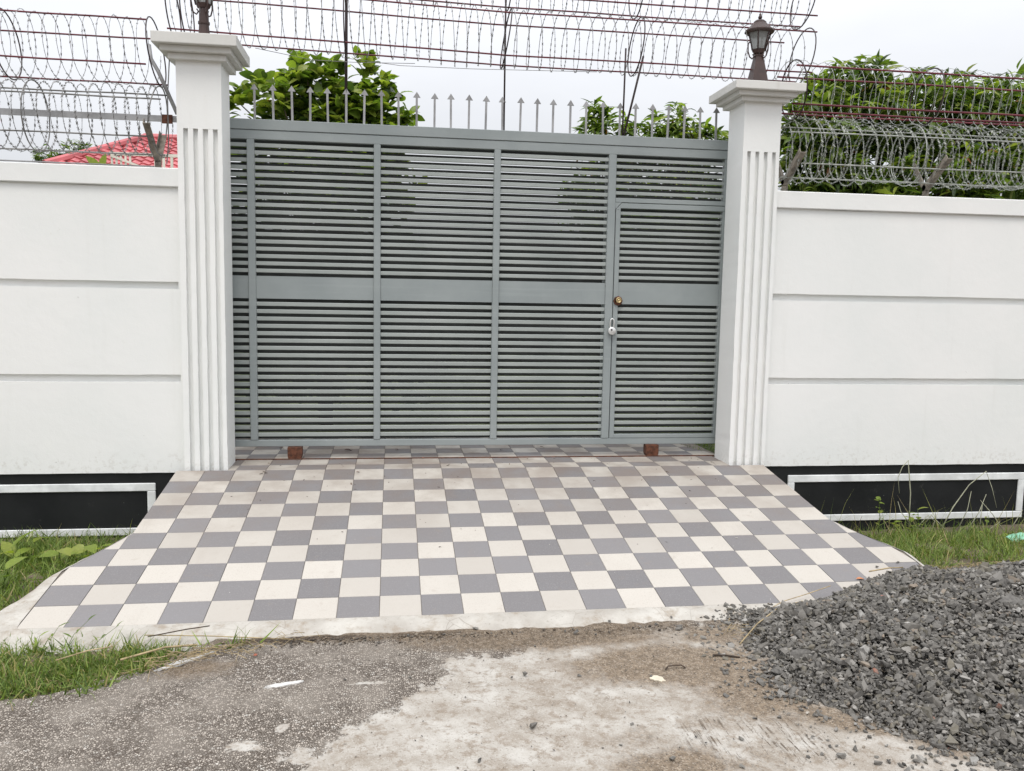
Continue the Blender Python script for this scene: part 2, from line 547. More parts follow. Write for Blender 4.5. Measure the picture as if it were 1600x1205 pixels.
    h = t.math('ADD', t.math('MULTIPLY', t.rng(e1, 0.0, 0.25), t.math('SUBTRACT', 1.0, fcon)), t.math('MULTIPLY', t.noise(40, 7, 0.7), 0.8))
    h = t.math('SUBTRACT', h, t.math('MULTIPLY', t.math('MULTIPLY', t.rng(br, 0.56, 0.60), t.rng(A, 0.25, 0.6)), 0.7))
    t.bump(h, 0.6, 0.006)
    return t.m


M = {}
M['plaster'] = m_plaster()
M['cap'] = m_cap()
M['black'] = m_black()
M['frame_white'] = simple('frame_white_paint', (0.72, 0.735, 0.735), 0.6, 0.14, 8, bump=0.25, bsc=40)
M['gate'] = m_gate('gate_paint', (0.245, 0.275, 0.277), (0.295, 0.325, 0.325))
M['slat'] = m_gate('slat_paint', (0.285, 0.315, 0.303), (0.345, 0.372, 0.358))
M['back_slat'] = simple('gap_shade_steel', (0.055, 0.058, 0.057), 0.7, 0.2, 6)  # dark gap shade is painted into the rear slats' base colour
M['tile_white'] = m_tile('tile_cream', (0.455, 0.425, 0.385), (0.505, 0.475, 0.43), (0.42, 0.385, 0.34))
M['tile_grey'] = m_tile('tile_grey', (0.178, 0.172, 0.176), (0.208, 0.201, 0.205), (0.25, 0.243, 0.245))
M['cement'] = m_cement()
M['grout'] = simple('grout', (0.20, 0.175, 0.15), 0.9, 0.25, 12)
M['road'] = m_road()
M['soil'] = simple('soil', (0.12, 0.095, 0.065), 0.95, 0.35, 9, bump=0.6, bsc=30)
M['lawn'] = simple('lawn_soil', (0.07, 0.085, 0.03), 0.95, 0.35, 9, bump=0.6, bsc=30)
M['stone'] = m_stone()
M['rust'] = simple('rusty_iron', (0.10, 0.036, 0.018), 0.8, 0.5, 30, bump=0.4, bsc=120)
M['maroon'] = simple('maroon_rod', (0.115, 0.008, 0.018), 0.5, 0.25, 12)
M['dark_rod'] = simple('dark_rod', (0.030, 0.016, 0.016), 0.55, 0.3, 12)
M['galv'] = simple('galvanised_wire', (0.21, 0.205, 0.20), 0.48, 0.25, 14, metal=0.5)
M['galv_pale'] = simple('galvanised_pale_wire', (0.36, 0.375, 0.345), 0.5, 0.25, 14, metal=0.3)
M['angle'] = simple('weathered_angle_iron', (0.20, 0.175, 0.145), 0.75, 0.45, 18, bump=0.4, bsc=70)
M['flat_steel'] = simple('galvanised_flat_steel', (0.33, 0.33, 0.335), 0.55, 0.25, 5, metal=0.3)
M['lamp'] = simple('brown_lamp_metal', (0.048, 0.026, 0.022), 0.5, 0.2, 12)
gl = NT('lamp_glass'); gl.base((0.42, 0.43, 0.42)); gl.rough(0.25); gl.b.inputs['Transmission Weight'].default_value = 0.45; gl.b.inputs['IOR'].default_value = 1.2
gl.bump(gl.noise(90, 2), 0.5, 0.004)
M['glass'] = gl.m
M['brass'] = simple('brass_lock', (0.55, 0.42, 0.22), 0.35, 0.15, 30, metal=0.8)
M['chrome'] = simple('padlock_steel', (0.72, 0.72, 0.71), 0.32, 0.08, 30, metal=0.55)
M['leaf'] = m_leaf('leaf_mass')
M['bark'] = simple('bark', (0.10, 0.075, 0.05), 0.9, 0.4, 16, bump=0.6, bsc=40)
M['grass'] = m_leaf('grass_blades', trans=0.3, rough=0.6)
M['roof'] = simple('red_roof_tile', (0.47, 0.115, 0.125), 0.5, 0.2, 1.2)
M['house'] = simple('house_wall', (0.55, 0.53, 0.48), 0.8, 0.1, 2)
M['rail_white'] = simple('railing_paint', (0.72, 0.68, 0.60), 0.6, 0.1, 5)
M['straw'] = simple('dry_straw', (0.36, 0.28, 0.16), 0.85, 0.3, 20)
M['stalk'] = simple('pale_stalk', (0.36, 0.36, 0.26), 0.8, 0.2, 20)
M['twig'] = simple('dark_twig', (0.06, 0.042, 0.03), 0.85, 0.3, 20)
M['dead_leaf'] = simple('dead_leaf', (0.085, 0.035, 0.02), 0.7, 0.4, 40)
M['orange'] = simple('orange_leaf', (0.50, 0.20, 0.09), 0.6, 0.2, 40)
M['white_mark'] = simple('white_spill', (0.58, 0.57, 0.55), 0.8, 0.08, 30, bump=0.4, bsc=80)
M['cream_flake'] = simple('cream_flake', (0.56, 0.50, 0.40), 0.8, 0.1, 30)
M['plastic_green'] = simple('green_plastic', (0.22, 0.50, 0.36), 0.35, 0.25, 25)
M['plastic_blue'] = simple('pale_plastic', (0.60, 0.72, 0.80), 0.35, 0.15, 25)
M['concrete'] = m_cement('old_concrete', (0.24, 0.225, 0.19), (0.36, 0.34, 0.29))

# ================================================================== SETTING
RZ = -0.33                       # road level
KINK = -0.02                     # Y where the ramp starts to drop
TH = 0.1517                      # ramp angle
X0 = -2.005                      # tile grid origin
TS = 0.2


def edge_y(x):
    """road edge on the wall side"""
    return np.interp(x, [-40, -2.6, -2.0, -1.73, -1.6, -1.48, -1.40, -1.3, 2.6, 4.5, 40], [-3.2, -2.78, -2.66, -2.57, -2.46, -2.32, -2.2, -2.08, -2.0, -2.3, -3.0])


def ground_z(x, y):
    """soil level: a little below the road, dipping towards the wall"""
    t = np.clip((y + 2.2) / 2.1, 0, 1)
    wallz = np.where(x < 0, -0.475, -0.535)
    z = -0.36 + (wallz + 0.36) * t
    return z + (fbm(x, y, 3.0, 4, 5) - 0.5) * 0.05


def axis(lo, hi, step, far, grow=1.35):
    a = list(np.arange(lo, hi + 1e-6, step))
    s = step; x = hi
    while x < far: s *= grow; x += s; a.append(x)
    s = step; x = lo
    while x > -far: s *= grow; x -= s; a.insert(0, x)
    return np.array(a)


def grid_mesh(name, xs, ys, zf, colf=None):
    X, Y = np.meshgrid(xs, ys)
    Z = zf(X, Y)
    nx, ny = len(xs), len(ys)
    i = np.arange(nx * ny).reshape(ny, nx)
    Q = np.stack([i[:-1, :-1], i[:-1, 1:], i[1:, 1:], i[1:, :-1]], -1).reshape(-1, 4)
    V = np.stack([X, Y, Z], -1).reshape(-1, 3)
    return np_mesh(name, V, Q, None if colf is None else colf(X, Y).reshape(-1, 4), True)


def soil_surface(x, y):
    z = ground_z(x, y)
    # under the road and beyond it the soil stays just below road level; inside the compound it sits just below the yard
    z = np.where(y < edge_y(x) - 0.05, np.minimum(z, RZ - 0.03), z)
    return np.where(y > 0.12, -0.62, z)


me = grid_mesh('ground', axis(-4.5, 5.5, 0.05, 600), axis(-3.4, 0.6, 0.05, 600), soil_surface)
tag(link_mesh('ground', me, M['soil']), 'bare soil of the verge below the white wall', None, None, 'structure')

POLY_CON = [(-0.36, -2.43), (-0.2, -2.40), (-0.05, -2.42), (0.05, -2.35), (1.4, -2.1), (2.2, -2.1), (2.4, -4.0), (-1.2, -4.2), (-0.98, -3.4), (-0.80, -3.18), (-0.70, -2.98), (-0.56, -2.86), (-0.44, -2.70), (-0.30, -2.60)]


def road_col(X, Y):
    d = sdist(X, Y, POLY_CON)
    R = np.clip(0.5 + d / 0.30, 0, 1)
    def g(cx, cy, rx, ry, a=1.0, ang=0.0):
        c, s = math.cos(ang), math.sin(ang)
        u = ((X - cx) * c + (Y - cy) * s) / rx; v = (-(X - cx) * s + (Y - cy) * c) / ry
        return a * np.exp(-(u * u + v * v))
    # stray pale patches in the asphalt
    R = np.maximum(R, 0.62 * np.maximum.reduce([g(-1.05, -3.07, .10, .07), g(-0.93, -2.95, .05, .05), g(-0.62, -2.63, .16, .025), g(-1.3, -3.2, .06, .03), g(-0.45, -2.86, .10, .05), g(-0.85, -3.15, .15, .10)]))
    dirt = g(-0.2, -2.14, 1.6, .10, 1.0)
    dirt = np.maximum(dirt, g(0.15, -2.26, .85, .16, 1.0))
    dirt = np.maximum(dirt, g(0.62, -2.60, .56, .27, 1.15))
    dirt = np.maximum(dirt, g(0.88, -2.88, .30, .30, 1.0))
    dirt = np.maximum(dirt, g(0.38, -2.66, .16, .13, 0.7))
    dirt = np.maximum(dirt, g(0.40, -3.34, .28, .15, 1.0))
    dirt = np.maximum(dirt, g(1.12, -3.12, .50, .10, 1.0, -0.75))
    dirt = np.maximum(dirt, np.maximum(g(0.02, -2.95, .14, .2, 0.62), g(-0.35, -3.05, .2, .12, .4)))
    dirt = np.maximum(dirt, g(-1.35, -2.42, .22, .12, 0.85))
    dirt = np.maximum(dirt, (0.30 + 0.75 * (fbm(X, Y, 3.2, 4, 91) - .35)) * np.clip((X + .15) / .35, 0, 1))
    dirt = np.maximum(dirt, g(0.95, -2.3, .3, .2, 0.9))
    for px_, py_, rx_, ry_ in ((-0.05, -2.62, .20, .13), (0.25, -2.92, .26, .15), (-0.3, -3.1, .35, .2), (1.05, -3.28, .20, .07)):
        dirt = dirt * (1 - 0.75 * g(px_, py_, rx_, ry_))
    dark = np.maximum(g(-0.95, -2.155, .40, .05, 0.9), g(-0.4, -2.15, .35, .03, 0.7))
    dark = np.maximum(dark, g(1.02, -2.78, .14, .20, 0.55))
    dark = np.maximum(dark, g(0.98, -3.02, .16, .05, 0.45, -0.6))
    broom = np.maximum(g(0.62, -3.18, .17, .17, 1.0), g(0.85, -3.2, .22, .15, 1.0, -0.8))
    return np.stack([R, dirt, dark, broom], -1)


def road_z(X, Y):
    z = RZ + (fbm(X, Y, 2.2, 3, 3) - 0.5) * 0.012 + (fbm(X, Y, 14, 4, 8) - 0.5) * 0.008
    e = edge_y(X) + (fbm(X, Y, 6, 4, 21) - 0.5) * 0.16
    return z - np.clip((Y - e) / 0.05, 0, 1) * 0.10


me = grid_mesh('road', axis(-2.8, 2.7, 0.0125, 300, 1.3), np.concatenate([[-9.0, -7.5, -6, -5, -4.4, -4.0], np.arange(-3.8, -1.89, 0.0125)]), road_z, road_col)
tag(link_mesh('road', me, M['road']), 'worn lane of old asphalt patched with pale cement', None, None, 'structure')


# ------------------------------------------------------------------ ramp and tiles
def clip_poly(poly, clip):
    """Sutherland-Hodgman, convex CCW clip polygon"""
    out = poly
    for i in range(len(clip)):
        a, b = clip[i], clip[(i + 1) % len(clip)]
        inp, out = out, []
        if not inp: return []
        def side(p): return (b[0] - a[0]) * (p[1] - a[1]) - (b[1] - a[1]) * (p[0] - a[0])
        for j in range(len(inp)):
            p, q = inp[j - 1], inp[j]
            sp_, sq = side(p), side(q)
            if sq >= 0:
                if sp_ < 0:
                    t = sp_ / (sp_ - sq); out.append((p[0] + (q[0] - p[0]) * t, p[1] + (q[1] - p[1]) * t))
                out.append(q)
            elif sp_ >= 0:
                t = sp_ / (sp_ - sq); out.append((p[0] + (q[0] - p[0]) * t, p[1] + (q[1] - p[1]) * t))
    return out


def area(p): return 0.5 * abs(sum(p[i - 1][0] * p[i][1] - p[i][0] * p[i - 1][1] for i in range(len(p))))


tile_cache = {}


def tile_mesh(w, h, grey):
    key = (round(w, 3), round(h, 3), grey)
    if key not in tile_cache:
        g = 0.0011; c = 0.0016; t = 0.009
        mb = MB()
        x0, x1, y0, y1 = g, w - g, g, h - g
        lo = [(x0, y0, -t), (x1, y0, -t), (x1, y1, -t), (x0, y1, -t)]
        md = [(x0, y0, -c), (x1, y0, -c), (x1, y1, -c), (x0, y1, -c)]
        hi = [(x0 + c, y0 + c, 0), (x1 - c, y0 + c, 0), (x1 - c, y1 - c, 0), (x0 + c, y1 - c, 0)]
        fs = [(8, 9, 10, 11)]
        for i in range(4):
            j = (i + 1) % 4
            fs += [(i, j, 4 + j, 4 + i), (4 + i, 4 + j, 8 + j, 8 + i)]
        mb.add(lo + md + hi, fs)
        me = mb.mesh('tile'); me.materials.append(M['tile_grey'] if grey else M['tile_white'])
        tile_cache[key] = me
    return tile_cache[key]


def cut_tile(poly, grey):
    g = 0.0011; t = 0.009
    cx = sum(p[0] for p in poly) / len(poly); cy = sum(p[1] for p in poly) / len(poly)
    P = []
    for p in poly:
        dx, dy = cx - p[0], cy - p[1]; l = math.hypot(dx, dy) + 1e-9
        P.append((p[0] + dx / l * g * 1.4, p[1] + dy / l * g * 1.4))
    mb = MB().prism(P, 'z', -t, 0)
    me = mb.mesh('tile'); me.materials.append(M['tile_grey'] if grey else M['tile_white'])
    return me


# driveway ramp: concrete body, tiles on its slope (slope frame: u = X, v = distance below the kink, negative)
ramp = empty('driveway_ramp', (0, KINK, 0), 'sloping driveway of cream and grey checkered tiles leading up to the gate', None, None, 'structure')
ct, st = math.cos(TH), math.sin(TH)


def slope(u, v, h=0.0):
    return (u, KINK + v * ct - h * st, v * st + h * ct)


CLIPR = [(-1.99, 0.0), (-1.99, -1.02), (-2.205, -1.44), (-2.205, -2.0), (2.395, -2.0), (2.395, -1.47), (2.185, -1.05), (2.185, 0.0)]
# the outline is nearly convex: cut with the convex pieces
PIECES = [[(-1.99, -1.02), (2.185, -1.02), (2.185, 0.0), (-1.99, 0.0)],
          [(-2.205, -2.0), (2.395, -2.0), (2.395, -1.47), (2.185, -1.02), (-1.99, -1.02), (-2.205, -1.44)]]
n_t = 0
for r in range(10):
    for k in range(-2, 24):
        q = [(X0 + TS * k, -2.0 + TS * r), (X0 + TS * (k + 1), -2.0 + TS * r), (X0 + TS * (k + 1), -2.0 + TS * (r + 1)), (X0 + TS * k, -2.0 + TS * (r + 1))]
        # union of both pieces keeps whole tiles whole: clip against the outline row by row
        vlo, vhi = -2.0 + TS * r, -2.0 + TS * (r + 1)
        L = [(-1.99, 0.01), (-1.99, -1.02), (-2.205, -1.44), (-2.205, -2.01)]
        Rr = [(2.185, 0.01), (2.185, -1.05), (2.395, -1.47), (2.395, -2.01)]
        def xat(pts, v):
            for a, b in zip(pts, pts[1:]):
                if b[1] <= v <= a[1]:
                    return a[0] + (b[0] - a[0]) * (v - a[1]) / (b[1] - a[1])
            return pts[-1][0]
        clip = [(xat(L, vlo), vlo), (xat(Rr, vlo), vlo), (xat(Rr, vhi), vhi), (xat(L, vhi), vhi)]
        c = clip_poly(q, clip)
        if len(c) < 3 or area(c) < 4e-4: continue
        grey = (k + r) % 2 == 0
        dz = random.uniform(-0.0008, 0.0008)
        if area(c) > TS * TS * 0.999:
            me = tile_mesh(TS, TS, grey); loc = slope(q[0][0], q[0][1], 0.0 + dz)
        else:
            c = [(p[0] - q[0][0], p[1] - q[0][1]) for p in c]
            me = cut_tile(c, grey); loc = slope(q[0][0], q[0][1], 0.0 + dz)
        o = link_mesh('tile', me, None, ramp, Vector(loc) - ramp.location)
        o.rotation_euler = (TH + random.uniform(-.0012, .0012), random.uniform(-.0012, .0012), random.uniform(-.0015, .0015))
        n_t += 1

# ramp concrete body: top sheet just under the tiles, skirts sloping to the road and verge
mb = MB()
hb = -0.0052
ol = [(-1.992, -0.0), (-1.992, -1.0), (-2.215, -1.44), (-2.215, -2.012), (2.405, -2.012), (2.405, -1.47), (2.187, -1.04), (2.187, 0.0)]
top = [slope(u, v, hb) for u, v in ol]
mb.add(top, [tuple(range(len(top)))])
mb.build('ramp_bed', M['grout'], ramp)
# cement apron: front strip and flared sides, finely divided with a ragged outer edge
U = []
outer = [(-1.995, -1.00, -0.17), (-2.12, -1.28, -0.25), (-2.30, -1.58, -0.31), (-2.42, -1.82, -0.34), (-2.47, -2.04, -0.362), (-2.40, -2.14, -0.362), (-2.0, -2.165, -0.36), (-1.2, -2.165, -0.36), (0.0, -2.17, -0.36), (1.2, -2.15, -0.36), (2.4, -2.14, -0.36), (2.50, -2.0, -0.36), (2.46, -1.5, -0.36), (2.19, -1.05, -0.28)]
inner = [(-1.991, -1.0), (-2.093, -1.22), (-2.206, -1.445), (-2.206, -1.75), (-2.206, -1.95), (-2.20, -2.002), (-2.0, -2.003), (-1.2, -2.003), (0.0, -2.003), (1.2, -2.003), (2.4, -2.003), (2.396, -1.9), (2.396, -1.47), (2.187, -1.05)]
def lerp_list(pts, n):
    d = [0]
    for a, b in zip(outer, outer[1:]): d.append(d[-1] + math.dist(a[:2], b[:2]))
    s = np.linspace(0, d[-1], n)
    return np.stack([np.interp(s, d, [p[i] for p in pts]) for i in range(len(pts[0]))], 1)
NN = 420
oo = lerp_list(outer, NN); ii = lerp_list(inner, NN)
rows = []
NR = 9
for j in range(NR):
    t = j / (NR - 1)
    row = []
    for a in range(NN):
        p = slope(ii[a, 0], ii[a, 1], 0.0015)
        ox, oy, oz = oo[a]
        rag = (fbm(np.array(ox * 1.0), np.array(oy * 1.0), 9, 5, 31) - 0.5) * 0.11
        dx, dy = ox - p[0], oy - p[1]; l = math.hypot(dx, dy) + 1e-6
        ox += dx / l * rag; oy += dy / l * rag
        x = p[0] + (ox - p[0]) * t; y = p[1] + (oy - p[1]) * t
        z = p[2] + (oz - p[2]) * (t ** 2.2 if j else 0)
        z += (fbm(np.array(x), np.array(y), 12, 4, 12) - 0.5) * 0.012 * min(1, t * 3)
        row.append((x, float(y), float(z)))
    rows.append(row)
mb = MB()
mb.add([p for r_ in rows for p in r_], [(j * NN + a, j * NN + a + 1, (j + 1) * NN + a + 1, (j + 1) * NN + a) for j in range(NR - 1) for a in range(NN - 1)], True)
mb.build('cement_apron', M['cement'], ramp)
mb = MB()   # side walls of the ramp down to the soil
for x in (-1.992, 2.187):
    a = slope(x, 0, hb - .002); b = slope(x, -1.04, hb - .002)
    mb.add([(x, a[1], a[2]), (x, b[1], b[2]), (x, b[1], -0.6), (x, a[1], -0.6)], [(0, 1, 2, 3)])
mb.build('ramp_side', M['cement'], ramp)

# level floor through the gateway
floor = empty('gateway_floor', (0, 0.36, 0), 'level checkered tile floor running under the sliding gate', None, None, 'structure')
rowsY = [(-0.02, 0.147), (0.147, 0.346), (0.362, 0.562), (0.562, 0.762), (0.762, 0.962), (0.962, 1.162), (1.162, 1.362)]
for i, (ya, yb) in enumerate(rowsY):
    for k in range(-1, 22):
        xa, xb = X0 + TS * k, X0 + TS * (k + 1)
        q = [(xa, ya), (xb, ya), (xb, yb), (xa, yb)]
        if ya < 0.3:
            lim = [(-1.66, ya), (1.925, ya), (1.925, yb), (-1.66, yb)]
        else:
            lim = [(-2.2, ya), (max(1.2, 1.98 - 0.28 * max(0, ya - .45)), ya), (max(1.2, 1.98 - 0.28 * max(0, yb - .45)), yb), (-2.2, yb)]
        c = clip_poly(q, lim)
        if len(c) < 3 or area(c) < 4e-4: continue
        grey = (k + 10 + i) % 2 == 0
        if area(c) > (yb - ya) * TS * 0.999:
            me = tile_mesh(TS, yb - ya, grey)
        else:
            me = cut_tile([(p[0] - xa, p[1] - ya) for p in c], grey)
        o = link_mesh('tile', me, None, floor, Vector((xa, ya, random.uniform(-.0006, .0006))) - floor.location)
        o.rotation_euler = (0, 0, random.uniform(-.001, .001))
MB().box(-1.66, 1.925, KINK, 0.2825, -0.3, -0.0055).build('floor_bed', M['grout'], floor)
MB().box(-2.2, 2.0, 0.2835, 1.365, -0.3, -0.0055).build('floor_bed', M['grout'], floor)
MB().box(-2.3, 1.95, 0.3475, 0.3605, -0.02, 0.006).build('gate_rail', M['rust'], floor)

# yard inside the compound
me = grid_mesh('yard', np.array([-60, -20, -8, -4, -2.25, 2.02, 4, 8, 20, 60]), np.array([0.27, 1.37, 3, 6, 12, 30, 60]), lambda x, y: np.full(x.shape, -0.018) - ((x > -2.26) & (x < 2.03) & (y < 1.38)) * 0.02)
tag(link_mesh('yard', me, M['lawn']), 'grassy yard behind the gate and wall', None, None, 'structure')


# ------------------------------------------------------------------ walls
def wall(name, xa, xb, gx0, gx1, ztop, side, label):
    """xa..xb body; panels between gx0..gx1"""
    w = empty(name, ((xa + xb) / 2, 0.15, -0.5), label, 'wall')
    lvl = [(-0.028, 0.594), (0.644, 1.221), (1.268, 1.888)]
    MB().box(xa, xb, 0.100, 0.26, -0.03, 1.99).build('wall_core', M['plaster'], w)
    for z0, z1 in lvl:
        mb = MB()
        n = 60
        xs = np.linspace(gx0, gx1, n)
        vs = []
        for x in xs:
            j0 = (vnoise(np.array(x * 7), np.array(z0 * 9), 3) - .5) * 0.004; j1 = (vnoise(np.array(x * 7), np.array(z1 * 9), 4) - .5) * 0.005
            vs += [(x, 0.0605, z0 + j0), (x, 0.0605, z1 + j1), (x, 0.101, z0 + j0), (x, 0.101, z1 + j1)]
        fs = []
        for a in range(n - 1):
            b = a * 4
            fs += [(b, b + 4, b + 5, b + 1), (b + 1, b + 5, b + 7, b + 3), (b, b + 2, b + 6, b + 4)]
        fs += [(0, 1, 3, 2), ((n - 1) * 4, (n - 1) * 4 + 2, (n - 1) * 4 + 3, (n - 1) * 4 + 1)]
        mb.add(vs, fs); mb.build('wall_panel', M['plaster'], w)
    # plain margin strip beside the pillar
    sx = (gx1, xb) if side < 0 else (xa, gx0)
    MB().box(sx[0], sx[1], 0.0595, 0.101, -0.029, 1.8885).build('margin_strip', M['plaster'], w)
    MB().box(xa, xb, 0.036, 0.30, 1.889, 2.012).build('coping', M['plaster'], w, 0.006)
    MB().box(xa, xb, 0.074, 0.255, -0.60, -0.0285).build('plinth', M['black'], w)
    return w


def plinth_frame(w, x0, x1, z0, z1, t=0.055):
    """raised white moulding: four strips butted end to end"""
    y0, y1 = 0.060, 0.0745
    f = lambda a, b, c, d: MB().box(a, b, y0, y1, c, d).build('plinth_moulding', M['frame_white'], w, 0.004)
    f(x0, x1, z1 - t, z1); f(x0, x1, z0, z0 + t * 0.92); f(x0, x0 + t, z0 + t * 0.92 + .0005, z1 - t - .0005); f(x1 - t, x1, z0 + t * 0.92 + .0005, z1 - t - .0005)


wl = wall('boundary_wall', -7.5, -1.943, -7.5, -1.968, 2.0, -1, 'white grooved boundary wall in front of the red tiled roof')
plinth_frame(wl, -4.1, -2.150, -0.462, -0.100)
plinth_frame(wl, -6.3, -4.35, -0.462, -0.100)
wr = wall('boundary_wall', 2.203, 8.5, 2.228, 8.5, 2.0, 1, 'white grooved boundary wall behind the gravel heap')
plinth_frame(wr, 2.428, 4.415, -0.462, -0.100)
plinth_frame(wr, 4.62, 6.6, -0.462, -0.100)
MB().box(2.3, 8.5, -0.10, 0.073, -0.62, -0.558).build('footing_ledge', M['concrete'], wr, 0.01, 2)


# ------------------------------------------------------------------ pillars
def pillar(x0, x1, fl, z_fl, z_neck, z_top, label):
    p = empty('gate_pillar', ((x0 + x1) / 2, 0.14, 0), label, 'pillar', 'gate pillars')
    dep = 0.030
    prof = [(x0, 0.283), (x0, 0.0)]
    for a, b in fl:
        prof += [(a, 0.0), (a + .002, dep), (b - .002, dep), (b, 0.0)]
    prof += [(x1, 0.0), (x1, 0.283)]
    # fluted shaft as stacked slices with slightly uneven arrises
    zs = np.linspace(-0.02, z_fl, 46)
    n = len(prof); vs = []; fs = []
    for z in zs:
        for i, (x, y) in enumerate(prof):
            j = 0.0 if i in (0, n - 1) else (vnoise(np.array(z * 16.0), np.array(i * 3.7 + x0), 9) - .5) * 0.0045
            vs.append((x + j, y + (0.0 if y > .2 else (vnoise(np.array(z * 11.0), np.array(i * 1.7), 19) - .5) * 0.002), z))
    for a in range(len(zs) - 1):
        for i in range(n):
            fs.append((a * n + i, a * n + (i + 1) % n, (a + 1) * n + (i + 1) % n, (a + 1) * n + i))
    fs += [tuple(range(n)), tuple(range((len(zs) - 1) * n, len(zs) * n))[::-1]]
    MB().add(vs, fs).build('fluted_shaft', M['plaster'], p)
    MB().box(x0, x1, 0.0, 0.283, z_fl, z_neck).build('neck_block', M['plaster'], p)
    def ring(nm, o, a, b, m):
        MB().box(x0 - o, x1 + o, -o, 0.283 + o, a, b).build(nm, m, p, 0.005, 2)
    h = z_top - z_neck
    ring('corbel', 0.040, z_neck, z_neck + h * 0.27, M['cap'])
    ring('corbel', 0.078, z_neck + h * 0.27, z_neck + h * 0.53, M['cap'])
    ring('cap_slab', 0.120, z_neck + h * 0.53, z_top, M['cap'])
    return p


pillar(-1.942, -1.660, [(-1.904, -1.874), (-1.841, -1.812), (-1.780, -1.749), (-1.717, -1.687)], 2.264, 2.689, 2.835, 'white fluted gate pillar at the end away from the padlocked wicket door')
pillar(1.925, 2.202, [(1.958, 1.986), (2.021, 2.050), (2.083, 2.113), (2.146, 2.175)], 2.275, 2.617, 2.738, 'white fluted gate pillar beside the padlocked wicket door')

# ------------------------------------------------------------------ sliding gate
GY0, GY1 = 0.405, 0.455
gate = empty('sliding_gate', (0, 0.43, 0.0), 'grey metal sliding gate of narrow horizontal slats with a wicket door', 'gate')


def gbar(nm, x0, x1, z0, z1, parent, y0=GY0, y1=GY1, mat='gate', bev=0.003):
    return MB().box(x0, x1, y0, y1, z0, z1).build(nm, M[mat], parent, bev)


XL, XR = -1.99, 1.987
stiles = [(-1.571, -1.520), (-0.686, -0.638), (0.187, 0.235), (1.050, 1.108)]
gbar('top_bar', XL, XR, 2.282, 2.345, gate)
gbar('bottom_bar', XL, XR, 0.087, 0.147 - 0.012, gate)
gbar('stile', XL, XL + .05, 0.1355, 2.2815, gate)
for a, b in stiles:
    gbar('stile', a, b, 0.1355, 2.2815, gate, GY0 - 0.003, GY1 - .001)
gbar('stile', 1.957, XR, 1.965, 2.2815, gate)
gbar('transom', 1.1085, XR, 1.931, 1.9645, gate)
bays = [(XL + .05, -1.571), (-1.520, -0.686), (-0.638, 0.187), (0.235, 1.050)]
slat_cache = {}


def slat_mesh(w, h):
    k = (round(w, 4), round(h, 4))
    if k not in slat_cache:
        c = 0.003; d = 0.011
        prof = [(0.0, c), (c * 0.8, 0.0), (d, 0.0), (d, h), (c * 0.8, h), (0.0, h - c)]
        slat_cache[k] = MB().prism(prof, 'x', 0, w).mesh('slat'); slat_cache[k].materials.append(M['slat'])
    return slat_cache[k]


def slats(x0, x1, z0, z1, n, parent, gap=0.0243):
    """n slats with a gap below, between and above"""
    pitch = (z1 - z0 - gap) / n
    h = pitch - gap
    for i in range(n):
        z = z0 + gap + i * pitch
        o = link_mesh('slat', slat_mesh(x1 - x0, h), None, parent, Vector((x0, GY0 + 0.010 + random.uniform(-.0015, .0015), z)) - parent_world(parent))
        o.rotation_euler = (random.uniform(-.02, .02), random.uniform(-.0008, .0008), 0)
    return [z0 + gap * 0.5 + i * pitch for i in range(n + 1)], gap


for a, b in bays:
    gbar('middle_panel', a + .0005, b - .0005, 1.166, 1.327, gate, GY0 + .009, GY0 + .020, 'gate', 0)
    zu, g = slats(a + .0004, b - .0004, 1.327, 2.282, 18, gate)
    zl, g = slats(a + .0004, b - .0004, 0.135, 1.166, 19, gate)
BY = 0.487
bs_cache = {}


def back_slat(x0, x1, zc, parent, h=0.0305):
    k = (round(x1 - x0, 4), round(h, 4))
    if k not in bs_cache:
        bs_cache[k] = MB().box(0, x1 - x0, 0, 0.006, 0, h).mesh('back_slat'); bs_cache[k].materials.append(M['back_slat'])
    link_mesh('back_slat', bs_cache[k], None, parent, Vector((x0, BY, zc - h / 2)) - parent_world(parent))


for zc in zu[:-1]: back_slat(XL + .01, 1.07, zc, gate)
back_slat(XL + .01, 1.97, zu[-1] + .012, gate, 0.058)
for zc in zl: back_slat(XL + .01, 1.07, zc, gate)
for x in (-1.545, -0.662, 0.211, 1.06):      # rear posts that carry the second row of slats
    gbar('rear_post', x - .02, x + .0095, 0.15, 2.27, gate, GY1 - .0005, BY - .0005)
# field above the wicket
z2, g = slats(1.1085, 1.9565, 1.9645, 2.282, 6, gate)
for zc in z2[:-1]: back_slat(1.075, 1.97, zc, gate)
# wicket door, a part with its own pieces
wk = bpy.data.objects.new('wicket_door', None); COL.objects.link(wk); wk.parent = gate; wk.location = Vector((1.115, 0.43, 0.15)) - gate.location
wk['label'] = 'narrow wicket door with clipped top corner'
mb = MB()
# outer leaf frame with a clipped corner
cc = 0.045
mb.prism([(1.114, 0.137), (1.150, 0.137), (1.150, 1.873), (1.114, 1.880)], 'y', GY0 - .002, GY1 - .003)
mb.build('door_stile', M['gate'], wk, 0.002)
MB().box(1.955, 1.984, GY0 - .002, GY1 - .003, 0.137, 1.888).build('door_stile', M['gate'], wk, 0.002)
MB().prism([(1.114, 1.8805), (1.1505, 1.8735), (1.1505, 1.888), (1.984, 1.8885), (1.984, 1.926), (1.158, 1.926)], 'y', GY0 - .002, GY1 - .003).build('door_top_bar', M['gate'], wk, 0.002)
MB().box(1.1505, 1.9545, GY0 - .002, GY1 - .003, 0.137, 0.166).build('door_bottom_bar', M['gate'], wk, 0.002)
MB().box(1.1505, 1.9545, GY0 + .007, GY0 + .018, 1.169, 1.334).build('door_panel', M['gate'], wk)
zz, g = slats(1.1505, 1.9545, 1.334, 1.888, 11, wk, 0.0232)
